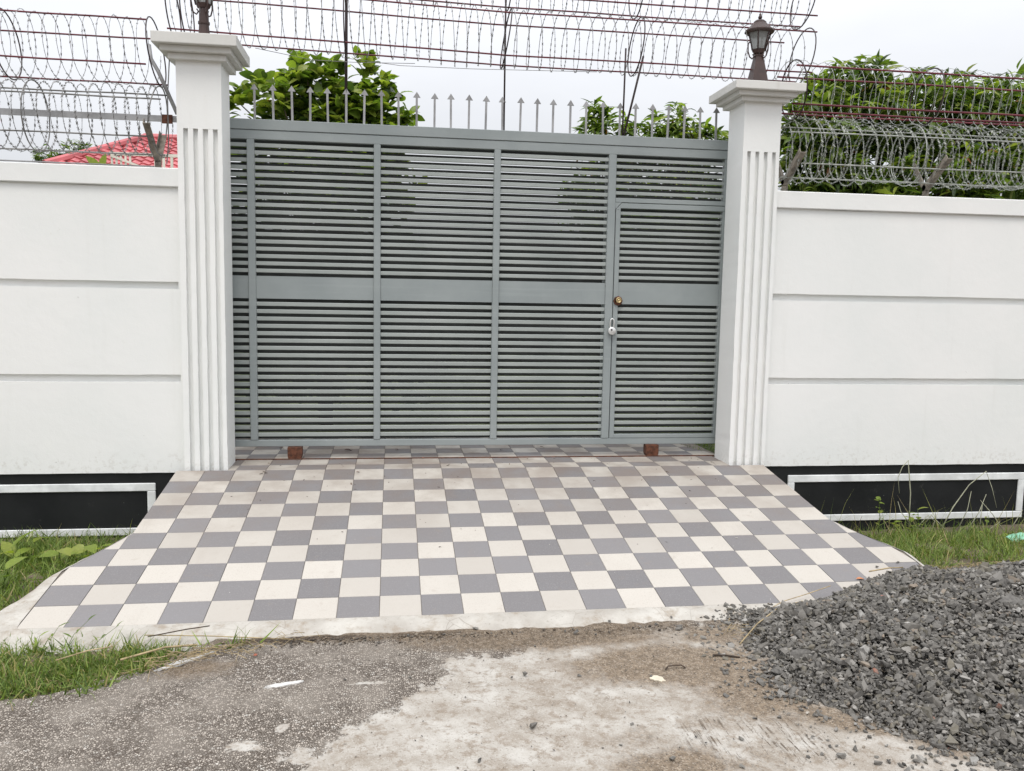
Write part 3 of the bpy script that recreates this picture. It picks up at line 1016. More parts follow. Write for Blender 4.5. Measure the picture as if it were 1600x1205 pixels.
for zc in zz: back_slat(1.125, 1.975, zc, wk)
zz, g = slats(1.1505, 1.9545, 0.166, 1.169, 19, wk)
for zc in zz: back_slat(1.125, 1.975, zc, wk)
MB().prism([(1.1085, 1.885), (1.1105, 1.885), (1.155, 1.9285), (1.155, 1.9305), (1.1085, 1.9305)], 'y', GY0, GY1 - .004).build('corner_gusset', M['gate'], gate)
# night-latch cylinder with its rusty cover plate
lk = MB()
lk.lathe([(0.033, 0), (0.033, 0.006)], 0, 0, 20)
def to_front(mb, x, y, z):
    mb.v = [(x + a, y - c, z + b) for a, b, c in mb.v]
    return mb
lk = to_front(MB().lathe([(0.036, 0), (0.036, 0.008), (0.030, 0.013)], 0, 0, 8), 1.148, 0.401, 1.194)
lock = lk.build('latch_plate', M['rust'], wk)
to_front(MB().lathe([(0.022, 0), (0.022, 0.010), (0.016, 0.014), (0.015, 0.010), (0.006, 0.010), (0.005, 0.013)], 0, 0, 20), 1.150, 0.388, 1.199).build('latch_cylinder', M['brass'], wk)
MB().box(1.119, 1.130, 0.388, 0.402, 1.176, 1.214).build('latch_keeper', M['rust'], wk, 0.002)
# hasp ring the padlock hangs from
MB().tube([(1.094, 0.400, 1.055), (1.094, 0.384, 1.052), (1.110, 0.380, 1.050), (1.122, 0.384, 1.050), (1.122, 0.404, 1.050)], 0.004, 6).build('hasp', M['gate'], gate)
# rollers under the gate
for x in (-1.255, 1.452):
    rl = MB()
    rl.prism([(x - .052, 0.0865), (x - .052, 0.02), (x - .046, 0.0), (x + .046, 0.0), (x + .052, 0.02), (x + .052, 0.0865)], 'y', 0.372, 0.44)
    r_ = rl.build('roller_housing', M['rust'], gate, 0.003)
    MB().tube([(x, 0.366, 0.036), (x, 0.3725, 0.036)], 0.010, 8, smooth=False).build('axle_bolt', M['rust'], r_)

# padlock
pl = empty('padlock', (1.104, 0.375, 0.985), 'round silver padlock hanging from the hasp beside the wicket door', 'padlock')
MB().tube([(1.089, 0.380, 0.99), (1.089, 0.380, 1.035), (1.092, 0.380, 1.05), (1.104, 0.380, 1.060), (1.116, 0.380, 1.05), (1.119, 0.380, 1.035), (1.119, 0.380, 0.99)], 0.0052, 8).build('shackle', M['chrome'], pl)
to_front(MB().lathe([(0.026, 0), (0.030, 0.003), (0.030, 0.021), (0.026, 0.024)], 0, 0, 24), 1.104, 0.392, 0.966).build('body', M['chrome'], pl)
to_front(MB().lathe([(0.007, 0), (0.007, 0.003)], 0, 0, 10), 1.098, 0.368, 0.975).build('keyhole', M['dark_rod'], pl)

# spike rail over the gate
sr = empty('spike_rail', (0, 0.43, 2.36), 'grey overhead guide beam topped with a row of arrowhead spikes', 'spike rail')
MB().box(-1.75, 1.99, 0.400, 0.460, 2.3480, 2.420).build('guide_beam', M['gate'], sr, 0.003)
spm = MB()
spm.box(-0.0075, 0.0075, -0.004, 0.004, 0.0, 0.206)
spm.prism([(-0.027, 0.2065), (0.027, 0.2065), (0.0, 0.247)], 'y', -0.004, 0.004)
spm = spm.mesh('spike'); spm.materials.append(M['flat_steel'])
for i in range(28):
    x = -1.513 + i * 0.1257 + random.uniform(-.004, .004)
    o = link_mesh('spike', spm, None, sr, Vector((x, 0.43, 2.4195)) - sr.location)
    o.rotation_euler = (random.uniform(-.03, .03), random.uniform(-.02, .02), random.uniform(-.08, .08))


# ------------------------------------------------------------------ razor wire
def helix(x0, x1, cy, zf, r, pitch, wire_r, barb, bl, bw, ph=0.0, wob=0.02, flat=1.0):
    """spiral wire with bow-tie barbs"""
    mb = MB()
    n_loop = int((x1 - x0) / pitch)
    per = 26
    N = n_loop * per
    pts = []
    amp = [random.uniform(-wob, wob) for _ in range(n_loop + 2)]
    xo = [random.uniform(-.12, .12) * pitch for _ in range(n_loop + 2)]
    for i in range(N):
        l = i / per; k = int(l); f = l - k
        rr = r + amp[k] * (1 - f) + amp[k + 1] * f
        xj = xo[k] * (1 - f) + xo[k + 1] * f
        a = 2 * math.pi * l + ph
        x = x0 + pitch * l + xj
        pts.append((x, cy + rr * math.cos(a) * flat, zf(x) + rr * math.sin(a)))
    mb.tube(pts, wire_r, 4, smooth=True)
    # barbs
    P = np.array(pts); seg = np.linalg.norm(np.diff(P, axis=0), axis=1); s = np.concatenate([[0], np.cumsum(seg)])
    q = np.arange(barb * 0.5, s[-1], barb)
    C = np.stack([np.interp(q, s, P[:, i]) for i in range(3)], 1)
    Tn = np.stack([np.interp(np.clip(q + .005, 0, s[-1]), s, P[:, i]) for i in range(3)], 1) - C
    bv = np.array([(0, -bl * .25, 0), (bw, -bl, 0), (bw * .35, 0, bw * .3), (bw, bl, 0), (0, bl * .25, 0), (-bw, bl, 0), (-bw * .35, 0, -bw * .3), (-bw, -bl, 0)])
    bf = np.array([(0, 1, 2), (2, 3, 4), (4, 5, 6), (6, 7, 0), (0, 2, 4), (0, 4, 6)])
    rn = rng.normal(size=C.shape)
    Rm = frames(Tn, rn)
    V, F, _ = instance_arrays([(bv, bf)], np.zeros(len(C), int), Rm, C, np.ones((len(C), 3)), np.ones((len(C), 4)))
    mb.add(V.tolist(), F.tolist())
    return mb


def coil(label, x0, x1, cy, zf, r, pitch, rods, rod_m, hoops, hoop_m, wire_m, barb=(0.045, 0.012, 0.008), wire_r=0.0019, rod_r=0.0055, wires=1, group='razor wire coils'):
    o = empty('razor_wire_coil', ((x0 + x1) / 2, cy, zf((x0 + x1) / 2)), label, 'razor wire', group)
    for w in range(wires):
        helix(x0, x1, cy, zf, r, pitch, wire_r, *barb, ph=w * 2.1 + 0.4, wob=0.012 + .02 * (wires > 1)).build('barbed_wire', M[wire_m], o)
    for a, ra, e0, e1 in rods:
        y = cy + r * ra * math.cos(math.radians(a)); dz = r * ra * math.sin(math.radians(a))
        MB().tube([(x, y, zf(x) + dz + random.uniform(-.003, .003)) for x in np.linspace(x0 + e0, x1 + e1, 9)], rod_r, 6).build('rod', M[rod_m], o)
    for x in hoops:
        tl = random.uniform(-.03, .03)
        MB().tube([(x + tl * math.sin(a), cy + (r + .004) * math.cos(a), zf(x) + (r + .004) * math.sin(a)) for a in np.linspace(0, 2 * math.pi, 29)[:-1]], rod_r * 0.85, 5, True).build('hoop', M[hoop_m], o)
    return o


zg = lambda x: 3.035 + 0.045 * np.clip((0.2 - x) / 2.2, 0, 1)
zg2 = lambda x: zg(x) + 0.405
RG = 0.198
rodsG = [(135, 1, 0, 0.02), (45, 1, 0, -0.10), (228, 1, 0, 0), (312, 1, 0, 0)]
coil('lower razor wire coil between maroon rods above the gate spikes', -2.03, 2.50, 0.30, zg, RG, 0.088, rodsG, 'maroon', [-2.02, -1.93, -0.88, 0.245, 1.20, 2.48], 'dark_rod', 'galv', (0.04, 0.011, 0.008), 0.0021)
coil('upper razor wire coil stacked over the other one above the gate', -2.03, 2.52, 0.30, zg2, RG, 0.085, rodsG, 'maroon', [-2.0, -0.88, 0.26, 1.19, 2.47], 'dark_rod', 'galv', (0.04, 0.011, 0.008), 0.0021)
for x0, x1, z0, z1, r_, lab in ((-0.885, -0.875, 2.421, 3.70, 0.011, 'thick dark post on the gate beam holding the coils near the first spikes'), (0.258, 0.250, 2.421, 3.70, 0.0065, 'thin dark post on the gate beam at mid gate'), (1.155, 1.150, 2.421, 3.05, 0.0065, 'upright dark post on the gate beam above the wicket door'), (1.165, 1.285, 2.421, 3.0, 0.008, 'slanted dark rod leaning beside the upright post above the wicket door')):
    p = empty('coil_post', (x0, 0.44, z0), lab, 'post', 'posts holding the coils over the gate')
    MB().tube([(x0, 0.445, z0), ((x0 + x1) / 2, 0.42, (z0 + z1) / 2), (x1, 0.40, z1)], r_, 6).build('post_bar', M['dark_rod'], p)
# loose wire sagging below the gate coil
sag = MB().tube([(-1.48, .25, 2.86), (-1.1, .24, 2.80), (-0.8, .22, 2.795), (-0.4, .24, 2.815)], 0.0022, 4)
sag.tube([(-0.9, .25, 2.83), (-0.5, .22, 2.79), (0.0, .24, 2.80), (0.5, .24, 2.815), (0.9, .25, 2.83)], 0.0022, 4)
tag(sag.build('sagging_wire', M['galv']), 'loose grey wire sagging under the coils above the gate', 'wire')

zl1 = lambda x: 2.325 + 0 * x
zl2 = lambda x: 2.772 + 0 * x
coil('lower galvanised razor coil on the wall in front of the red roof', -4.6, -2.05, 0.16, zl1, 0.222, 0.075, [(150, 1, 0, 0.02), (62, 1, 0, 0), (215, 1, 0, -.05), (262, 1, 0, 0)], 'galv', [-3.85, -2.86, -2.10], 'galv', 'galv', (0.034, 0.014, 0.011), 0.0018, 0.0052)
coil('upper razor coil with maroon rods on the wall in front of the red roof', -4.6, -2.06, 0.16, zl2, 0.212, 0.080, [(126, 1, 0, -.06), (38, 1, 0, 0.0), (214, 1, 0, -.06), (302, 1, 0, 0)], 'maroon', [-3.95, -3.02, -2.10], 'dark_rod', 'galv', (0.045, 0.011, 0.008), 0.0017)
zr1 = lambda x: 2.325 + 0 * x
zr2 = lambda x: 2.755 + 0 * x
coil('lower pale galvanised razor coil on the wall in front of the dark leafy tree', 2.26, 6.6, 0.16, zr1, 0.222, 0.105, [(155, 1, 0, 0), (58, 1, 0, 0), (213, 1, 0.1, 0), (252, 1, 0, 0)], 'galv_pale', [3.3, 4.2, 5.2], 'galv_pale', 'galv_pale', (0.032, 0.0135, 0.0105), 0.0018, 0.0048, 2)
coil('upper pale razor coil with maroon rods before the dark leafy tree', 2.30, 6.6, 0.16, zr2, 0.205, 0.078, [(139, 1, 0, 0), (40, 1, 0, 0), (220, 1, -.02, 0), (238, 1.0, 0, 0), (318, 1, 0, 0)], 'maroon', [2.36, 3.42, 4.5, 5.6], 'dark_rod', 'galv_pale', (0.05, 0.009, 0.007), 0.0021, 0.0068)


# Y brackets of angle iron on the wall tops
def bracket(x, label):
    b = empty('wire_bracket', (x, 0.16, 2.012), label, 'bracket', 'angle iron brackets on the wall tops')
    MB().box(x - .018, x + .018, 0.145, 0.181, 2.011, 2.065).build('stub', M['angle'], b, 0.002)
    def arm(dy, nm):
        m = MB()
        p0 = Vector((0, 0.163, 2.060)); p1 = Vector((0, 0.163 + dy, 2.060 + 0.205))
        t = (p1 - p0).normalized(); nrm = Vector((0, t.z, -t.y))
        w = 0.042
        for a, bq in (((-w / 2, 0), (w / 2, 0.005)), ((-w / 2, 0.0052), (-w / 2 + .005, w))):
            vs = []
            for p in (p0, p1):
                for xx, nn in ((a[0], a[1]), (bq[0], a[1]), (bq[0], bq[1]), (a[0], bq[1])):
                    q = p + nrm * (nn if dy < 0 else -nn); vs.append((x + xx, q.y, q.z))
            m.add(vs, [(0, 1, 2, 3), (4, 7, 6, 5), (0, 4, 5, 1), (1, 5, 6, 2), (2, 6, 7, 3), (3, 7, 4, 0)])
        m.build(nm, M['angle'], b)
    arm(-0.27, 'arm'); arm(0.16, 'arm')
    return b


bracket(-2.105, 'weathered Y bracket on the wall top in front of the red roof')
bracket(2.33, 'weathered Y bracket on the wall top hard against the pillar by the leafy tree')
bracket(3.465, 'weathered Y bracket on the wall top out along the wall by the leafy tree')
# flat bar and strut beside the pillar
fb = empty('flat_bar', (-3, 0.3, 2.38), 'long grey flat steel bar running behind the galvanised coil to the pillar', 'steel bar')
MB().box(-5.5, -1.96, 0.345, 0.352, 2.362, 2.404).build('bar', M['flat_steel'], fb)
MB().box(-2.12, -2.05, 0.338, 0.3445, 2.35, 2.41).build('clamp', M['rust'], fb)
stt = empty('strut', (-2.0, 0.2, 2.39), 'bent grey steel strut rising from the pillar side to the upper coil', 'strut')
MB().tube([(-1.985, 0.2, 2.39), (-2.10, 0.2, 2.66), (-2.145, 0.2, 2.74), (-2.155, 0.2, 2.83)], 0.013, 8).build('strut_tube', M['flat_steel'], stt)
tag(MB().tube([(-2.03, .22, 2.79), (-2.05, .22, 2.5), (-2.045, .2, 2.2), (-2.06, .2, 2.06)], 0.004, 5).build('tie_wire', M['galv']), 'thin vertical tie wire beside the pillar near the red roof', 'wire')
tag(MB().tube([(-5.5, .05, 2.02), (-3.5, .04, 2.022), (-2.1, .05, 2.018)], 0.005, 5).build('wall_wire', M['flat_steel']), 'grey wire lying along the wall top in front of the red roof', 'wire')


# ------------------------------------------------------------------ pillar lamps
def lamp(x, y, z, straight, label):
    l = empty('pillar_lamp', (x, y, z), label, 'lamp', 'lanterns on the gate pillars')
    q = math.pi / 4
    f = math.sqrt(2)
    if straight:
        MB().lathe([(.060, z), (.060, z + .012), (.040, z + .02), (.032, z + .125), (.038, z + .128), (.038, z + .142), (.032, z + .146), (.030, z + .225)], x, y, 12, False).build('stem', M['lamp'], l)
        zb = z + .220
    else:
        MB().lathe([(.070 * f, z), (.070 * f, z + .012), (.064 * f, z + .018), (.027 * f, z + .230), (.032 * f, z + .234), (.020 * f, z + .252)], x, y, 4, False, q).build('pedestal', M['lamp'], l)
        zb = z + .245
    # cup, glazed body, ribs
    MB().lathe([(.018, zb), (.040, zb + .010), (.048, zb + .030), (.050, zb + .036)], x, y, 6, False).build('cup', M['lamp'], l)
    MB().lathe([(.046, zb + .036), (.078, zb + .150)], x, y, 6, False).build('glass_body', M['glass'], l)
    for k in range(6):
        a = 2 * math.pi * k / 6
        ca, sa = math.cos(a), math.sin(a)
        MB().tube([(x + .050 * ca, y + .050 * sa, zb + .030), (x + .062 * ca, y + .062 * sa, zb + .085), (x + .086 * ca, y + .086 * sa, zb + .152)], 0.0055, 5).build('rib', M['lamp'], l)
    for k in range(3):
        a = 2 * math.pi * k / 3 + math.pi / 6 + .52
        ca, sa = math.cos(a), math.sin(a)
        pts = [(.064, .085), (.082, .078), (.080, .02), (.066, -.018), (.046, -.030), (.034, -.012), (.044, .004)]
        MB().tube([(x + r_ * ca, y + r_ * sa, zb + h) for r_, h in pts], 0.0052, 6).build('scroll', M['lamp'], l)
    MB().lathe([(.094, zb + .150), (.106, zb + .158), (.106, zb + .166), (.098, zb + .172), (.070, zb + .198), (.046, zb + .222), (.046, zb + .228), (.032, zb + .240), (.014, zb + .247)], x, y, 12, False).build('hood', M['lamp'], l)
    MB().lathe([(.006, zb + .247), (.014, zb + .256), (.015, zb + .264), (.008, zb + .274), (.009, zb + .282), (.003, zb + .292)], x, y, 10).build('finial', M['lamp'], l)
    return l


lamp(2.068, 0.14, 2.738, False, 'brown lantern on the pillar beside the wicket door, seen whole')
lamp(-1.789, 0.14, 2.835, True, 'brown lantern on the pillar by the red roof, hood above the picture edge')

# ------------------------------------------------------------------ house with the red roof
hs = empty('house', (-6.0, 17, 0), 'house with a red wavy tiled roof beyond the white wall', 'house')
RX0, RX1 = -8.45, -5.35
RY0, RZ0, RY1, RZ1 = 15.2, 4.02, 17.3, 5.06
MB().box(-8.3, RX1 - .1, 15.7, 20, -0.02, 4.0).build('house_wall', M['house'], hs)
roof = MB().add([(RX0, RY0, RZ0 - .05), (RX1, RY0, RZ0 - .05), (RX1, RY1, RZ1 - .05), (-6.75, RY1, RZ1 - .05), (RX0, RY1 * 2 - RY0, RZ0 - .05), (RX1, RY1 * 2 - RY0, RZ0 - .05)], [(0, 1, 2, 3), (0, 3, 4), (3, 2, 5, 4), (0, 4, 5, 1), (1, 5, 2)]).build('roof', M['roof'], hs)
# individual wavy tiles, courses stepped
NCR = 9
sl = math.atan2(RZ1 - RZ0, RY1 - RY0)
course = math.hypot(RY1 - RY0, RZ1 - RZ0) / NCR
tw = 0.225
tv = []
nx = 7
for jj, (v, h) in enumerate(((-0.02, 0.030), (-0.018, 0.058), (course + 0.02, 0.018))):
    for i in range(nx):
        u = i / (nx - 1)
        wv = -0.030 * math.cos(2 * math.pi * u)
        sagv = 0.028 * math.cos(2 * math.pi * u) if jj < 2 else 0
        tv.append((u * tw, v + sagv, h + wv + (0 if jj else -0.012)))
tf = [(j * nx + i, j * nx + i + 1, (j + 1) * nx + i + 1, (j + 1) * nx + i) for j in range(2) for i in range(nx - 1)]
tm = MB().add(tv, tf).mesh('roof_tile'); tm.materials.append(M['roof'])
for r in range(NCR):
    v = r * course
    y, z = RY0 + v * math.cos(sl), RZ0 + v * math.sin(sl)
    xl = RX0 + (-6.75 - RX0) * (v / (NCR * course))
    nn = int((RX1 - xl) / tw)
    for c in range(nn):
        x = RX1 - (c + 1) * tw
        if x < xl - 0.05 or x > -4.0: continue
        o = link_mesh('roof_tile', tm, None, roof, Vector((x, y, z)) - parent_world(hs) - roof.location)
        o.rotation_euler = (sl, 0, 0)
MB().tube([(RX0, RY0 - .02, RZ0 + .03), (-6.75, RY1, RZ1 + .05)], 0.10, 8, smooth=False).build('hip_ridge', M['roof'], roof)
MB().tube([(-6.85, RY1, RZ1 + .05), (RX1, RY1, RZ1 + .05)], 0.09, 8, smooth=False).build('ridge_cap', M['roof'], roof)
rl = empty('balcony_railing', (-5.5, 14, 3.5), 'cream balcony railing with thin balusters in front of the red roof', 'railing')
MB().box(-6.68, -5.0, 13.97, 14.03, 4.14, 4.20).build('handrail', M['rail_white'], rl)
for i in range(5):
    x = -6.63 + i * 0.095
    MB().box(x - .018, x + .018, 13.98, 14.02, 3.5, 4.139).build('baluster', M['rail_white'], rl)
for i in range(5):
    x = -5.72 + i * 0.17
    MB().box(x - .025, x + .025, 13.975, 14.025, 3.5, 4.139).build('baluster', M['rail_white'], rl)
MB().prism([(-6.66, 4.10), (-6.62, 4.14), (-5.78, 3.84), (-5.78, 3.80)], 'y', 13.955, 13.9695).build('brace', M['rail_white'], rl)
tc_ = empty('terrace', (-5, 14.6, 0), 'low flat-roofed terrace block carrying the cream railing', 'terrace')
MB().box(-6.9, -5.0, 13.9, 15.1, -0.02, 3.5).build('terrace_wall', M['house'], tc_)


# ------------------------------------------------------------------ foliage
def leaf_base(L, Wd, droop, fold, n=5, wid=None):
    """leaf along +Y from origin, folded at midrib; returns verts, tris"""
    wid = wid or [0.12, 0.85, 1.0, 0.62, 0.0]
    v = []; f = []
    for i in range(n):
        t = i / (n - 1)
        y = L * math.sin(t * droop) / max(droop, 1e-3) if droop > 0.02 else L * t
        z = -L * (1 - math.cos(t * droop)) / max(droop, 1e-3)
        w = Wd / 2 * wid[i]
        v += [(-w, y, z + fold * w), (0, y, z), (w, y, z + fold * w)]
    for i in range(n - 1):
        a = i * 3; b = a + 3
        f += [(a, a + 1, b + 1), (a, b + 1, b), (a + 1, a + 2, b + 2), (a + 1, b + 2, b + 1)]
    return np.array(v), np.array(f)


MANGO = [leaf_base(1, 0.22, 1.2, 0.35), leaf_base(1, 0.26, 0.7, 0.3), leaf_base(1, 0.20, 1.7, 0.4), leaf_base(1, 0.24, 0.3, 0.25)]
ROUND = [leaf_base(1, 0.58, 0.7, 0.25, 5, [0.15, 0.9, 1.0, 0.7, 0.05]), leaf_base(1, 0.50, 0.4, 0.3, 5, [0.1, 0.8, 1.0, 0.75, 0.05]), leaf_base(1, 0.72, 0.9, 0.2, 5, [0.3, 0.95, 1.0, 0.8, 0.15])]


def tints(n, pal, w):
    pal = np.array(pal, float); k = rng.choice(len(pal), size=n, p=np.array(w) / sum(w))
    c = pal[k] * rng.uniform(0.65, 1.35, (n, 1))
    return np.concatenate([c, np.ones((n, 1))], 1)


def tree(name, label, cat, base, trunk_top, ells, n_tip, leaves_per, lsize, bases, pal, wts, n_ind, ind_mats, group=None, tipfn=None, up=0.35, trunk_r=0.06, vis_z=2.2, shell=0.33):
    zr_ = (-.75, .45) if bases is MANGO else (-.35, .75)
    """trunk, limbs, a leaf mass and, where they show large, single leaves"""
    t = empty(name, base, label, cat, group)
    E = np.array([e[:6] for e in ells], float); vol = E[:, 3] * E[:, 4] * E[:, 5]
    k = rng.choice(len(E), size=n_tip, p=vol / vol.sum())
    dirs = rng.normal(size=(n_tip, 3)); dirs /= np.linalg.norm(dirs, axis=1, keepdims=True)
    rad = rng.uniform(0, 1, n_tip) ** shell
    tips = E[k, :3] + dirs * rad[:, None] * E[k, 3:6]
    outw = dirs * 0.6 + np.array([0, -0.15, up])
    tips = tips[(tips[:, 2] > 0.05) & (tips[:, 1] > 0.62)] if base[1] < 3 else tips[tips[:, 2] > 0.05]
    n_tip = len(tips)
    outw = outw[:n_tip]
    # leaves
    cnt = rng.integers(max(3, int(leaves_per * .6)), int(leaves_per * 1.4) + 1, n_tip)
    idx = np.repeat(np.arange(n_tip), cnt); n = len(idx)
    az = rng.uniform(0, 2 * np.pi, n)
    d = np.stack([np.cos(az), np.sin(az), rng.uniform(*zr_, n)], 1) + outw[idx] * 0.6
    pos = tips[idx] - outw[idx] * rng.uniform(0, .10, (n, 1)) + rng.normal(size=(n, 3)) * 0.012
    nr = np.array([0, 0, 1.0]) + rng.normal(size=(n, 3)) * 0.45
    R = frames(d, nr)
    L = rng.uniform(lsize[0], lsize[1], n)
    sc = np.stack([L, L, L], 1)
    which = rng.integers(0, len(bases), n)
    col = tints(n, pal, wts)
    ind = np.zeros(n, bool)
    if n_ind:
        score = pos[:, 1] - 0.5 * pos[:, 2] + rng.uniform(0, .5, n); score[pos[:, 2] < vis_z] = 1e9
        ind[np.argsort(score)[:n_ind]] = True
    rest = ~ind
    V, F, C = instance_arrays(bases, which[rest], R[rest], pos[rest], sc[rest], col[rest])
    V -= np.array(base)
    o = link_mesh('foliage', np_mesh('foliage', V, F, C, True), M['leaf'], t, (0, 0, 0)); o['kind'] = 'stuff'
    if n_ind:
        meshes = []
        for bi, (bv, bf) in enumerate(bases):
            ms = []
            for mt in ind_mats:
                me = np_mesh('leaf', bv, bf, None, True); me.materials.append(mt); ms.append(me)
            meshes.append(ms)
        for i in np.where(ind)[0]:
            o = bpy.data.objects.new('leaf', meshes[which[i]][int(rng.integers(len(ind_mats)))]); COL.objects.link(o); o.parent = t
            mw = np.eye(4); mw[:3, :3] = R[i] * L[i]; mw[:3, 3] = pos[i] - np.array(base)
            o.matrix_local = Matrix(mw.tolist())
    # wood
    mb = MB(); b = Vector(base); tt = Vector(trunk_top)
    mid = (b + tt) / 2 + Vector((random.uniform(-.05, .05), random.uniform(-.05, .05), 0))
    mb.tube([b + Vector((0, 0, -.05)), mid, tt], [trunk_r, trunk_r * .75, trunk_r * .5], 8)
    mb.build('trunk', M['bark'], t)
    mb = MB()
    sel = rng.choice(n_tip, min(n_tip, 70), replace=False)
    for s_ in sel:
        p = Vector(tips[s_]); a = b.lerp(tt, random.uniform(.55, 1.0))
        c1 = a.lerp(p, .55) + Vector((0, 0, -0.08)) + Vector(rng.normal(size=3) * .03)
        mb.tube([a, c1, p], [trunk_r * .3, trunk_r * .16, .004], 5)
    mb.build('branches', M['bark'], t)
    return t


LG = m_leaf_obj('bright_leaf', (0.16, 0.235, 0.04), (0.26, 0.335, 0.06))
LM = m_leaf_obj('mid_leaf', (0.09, 0.145, 0.03), (0.15, 0.215, 0.042))
LD = m_leaf_obj('dark_leaf', (0.022, 0.045, 0.018), (0.045, 0.075, 0.025))
LY = m_leaf_obj('young_leaf', (0.24, 0.30, 0.05), (0.32, 0.36, 0.08))
PAL = [(0.18, 0.25, 0.045), (0.115, 0.175, 0.034), (0.05, 0.085, 0.026), (0.32, 0.37, 0.08), (0.26, 0.11, 0.05)]

tree('broadleaf_tree', 'bushy bright green tree with broad leaves rising behind the gate spikes', 'tree', (-1.15, 1.9, -0.02), (-1.1, 1.9, 2.4),
     [(-1.70, 1.7, 2.64, .32, .30, .42), (-1.25, 1.9, 2.86, .42, .36, .45), (-0.82, 1.9, 2.78, .40, .36, .52), (-1.1, 1.75, 2.30, .80, .35, .45), (-0.58, 1.8, 2.60, .24, .25, .38)],
     640, 7, (0.085, 0.15), ROUND, PAL, [5, 4, 2, 2.5, 0.1], 280, [LG, LG, LM, LY, LY], up=0.5, vis_z=2.45)
tree('shrub', 'dense dark shrub filling the space behind the gate slats under the broadleaf tree', 'shrub', (-1.2, 2.2, -0.02), (-1.2, 2.2, 1.4),
     [(-1.5, 2.2, 1.2, .85, .4, 1.1), (-0.75, 2.3, 1.25, .5, .4, 1.05), (-0.3, 2.3, 0.8, .35, .4, .75)], 480, 8, (0.11, 0.18), ROUND, PAL, [2, 4, 4, .4, .1], 0, [], trunk_r=.04)
tree('mango_sapling', 'leafy mango sapling peeking over the spikes behind mid gate', 'tree', (1.95, 4.0, -0.02), (1.95, 4.0, 2.8),
     [(1.90, 4.0, 3.14, .36, .3, .36), (2.28, 4.0, 3.06, .32, .3, .28), (2.55, 4.0, 3.02, .25, .3, .25), (1.9, 4.1, 2.4, .5, .4, .6)], 270, 9, (0.14, 0.20), MANGO, PAL, [5, 4, 2, 1.6, 0.1], 110, [LG, LM, LG, LD], 'mango saplings behind the gate', vis_z=2.9, trunk_r=.035)
tree('mango_sapling', 'taller mango sapling with a leader shoot above the wicket door', 'tree', (2.85, 4.0, -0.02), (2.85, 4.0, 3.4),
     [(2.80, 4.0, 3.18, .46, .3, .38), (3.14, 4.0, 3.12, .28, .3, .32), (2.82, 4.0, 3.58, .13, .12, .12), (2.8, 4.1, 2.2, .7, .4, .8)], 330, 9, (0.14, 0.20), MANGO, PAL, [5, 4, 2, 1.6, 0.1], 130, [LG, LM, LG, LD], 'mango saplings behind the gate', vis_z=2.9, trunk_r=.035)
tree('mango_tree', 'large dark mango tree crowding the wall behind the pale razor coils', 'tree', (3.9, 1.9, -0.02), (3.9, 1.8, 2.3),
     [(3.55, 1.45, 2.95, .55, .45, .45), (4.25, 1.5, 2.90, .62, .45, .45), (5.1, 1.5, 2.9, .55, .45, .48), (3.12, 1.3, 2.66, .36, .4, .46), (4.75, 1.5, 3.0, .3, .3, .40), (3.65, 1.5, 3.1, .28, .3, .38), (4.2, 1.3, 2.3, 1.45, .45, .38), (5.9, 1.6, 2.75, .6, .5, .55), (3.4, 1.2, 2.1, .6, .3, .28)],
     1400, 10, (0.12, 0.19), MANGO, PAL, [4, 4, 3.5, 1.6, 0.12], 295, [LG, LM, LM, LD, LY], vis_z=2.02, trunk_r=.09)
tree('shrub', 'dark mango undergrowth behind the wicket door side of the gate', 'shrub', (2.6, 2.2, -0.02), (2.6, 2.2, 1.3),
     [(2.3, 2.2, 1.2, .95, .45, 1.15), (3.6, 1.9, 1.2, 1.2, .5, 1.1), (1.7, 2.4, 1.0, .5, .4, .95)], 620, 9, (0.14, 0.22), MANGO, PAL, [2, 4, 4, .4, .1], 0, [], trunk_r=.04)
tree('distant_tree', 'small rounded dark tree beside the red roof', 'tree', (-11.4, 24.5, -0.02), (-11.4, 24.5, 5.0),
     [(-11.9, 25, 5.55, .55, .5, .5), (-11.1, 25, 5.7, .6, .5, .55), (-11.5, 25, 5.2, .9, .6, .5)], 300, 9, (0.14, 0.24), MANGO, PAL, [2, 4, 4, .5, 0], 0, [], trunk_r=.12)
hd = tree('hedge', 'clipped hedge across the far end of the yard seen through the slats', 'hedge', (0.8, 9.5, -0.02), (0.8, 9.5, 1.0),
     [(x, 9.5, 1.0, .8, .5, 1.05) for x in np.arange(-4, 6, 1.0)], 900, 8, (0.16, 0.26), MANGO, PAL, [2, 4, 4, .5, 0], 0, [], trunk_r=.05)
# young sprig sticking up behind the wall top
sg = empty('sapling', (-2.56, 0.45, 1.95), 'small three-leaved sprig peeping over the wall top in front of the red roof', 'plant')
for (dx, dy, dz, l) in ((-0.55, -.2, .55, .13), (0.22, -.1, .75, .12), (0.75, -.25, .28, .11)):
    R = frames(np.array([[dx, dy, dz]]), np.array([[0, -1, .4]]))[0]
    bv, bf = leaf_base(1, 0.42, 0.3, 0.2, 5, [0.15, 0.9, 1.0, 0.65, 0.02])
    me = np_mesh('leaf', (bv * l) @ R.T, bf, None, True)
    link_mesh('leaf', me, LY, sg, (0, 0, 0.09))
MB().tube([(-2.56, .45, 1.4), (-2.565, .45, 1.8), (-2.56, .45, 2.05)], 0.005, 5).build('stem', LM, sg)


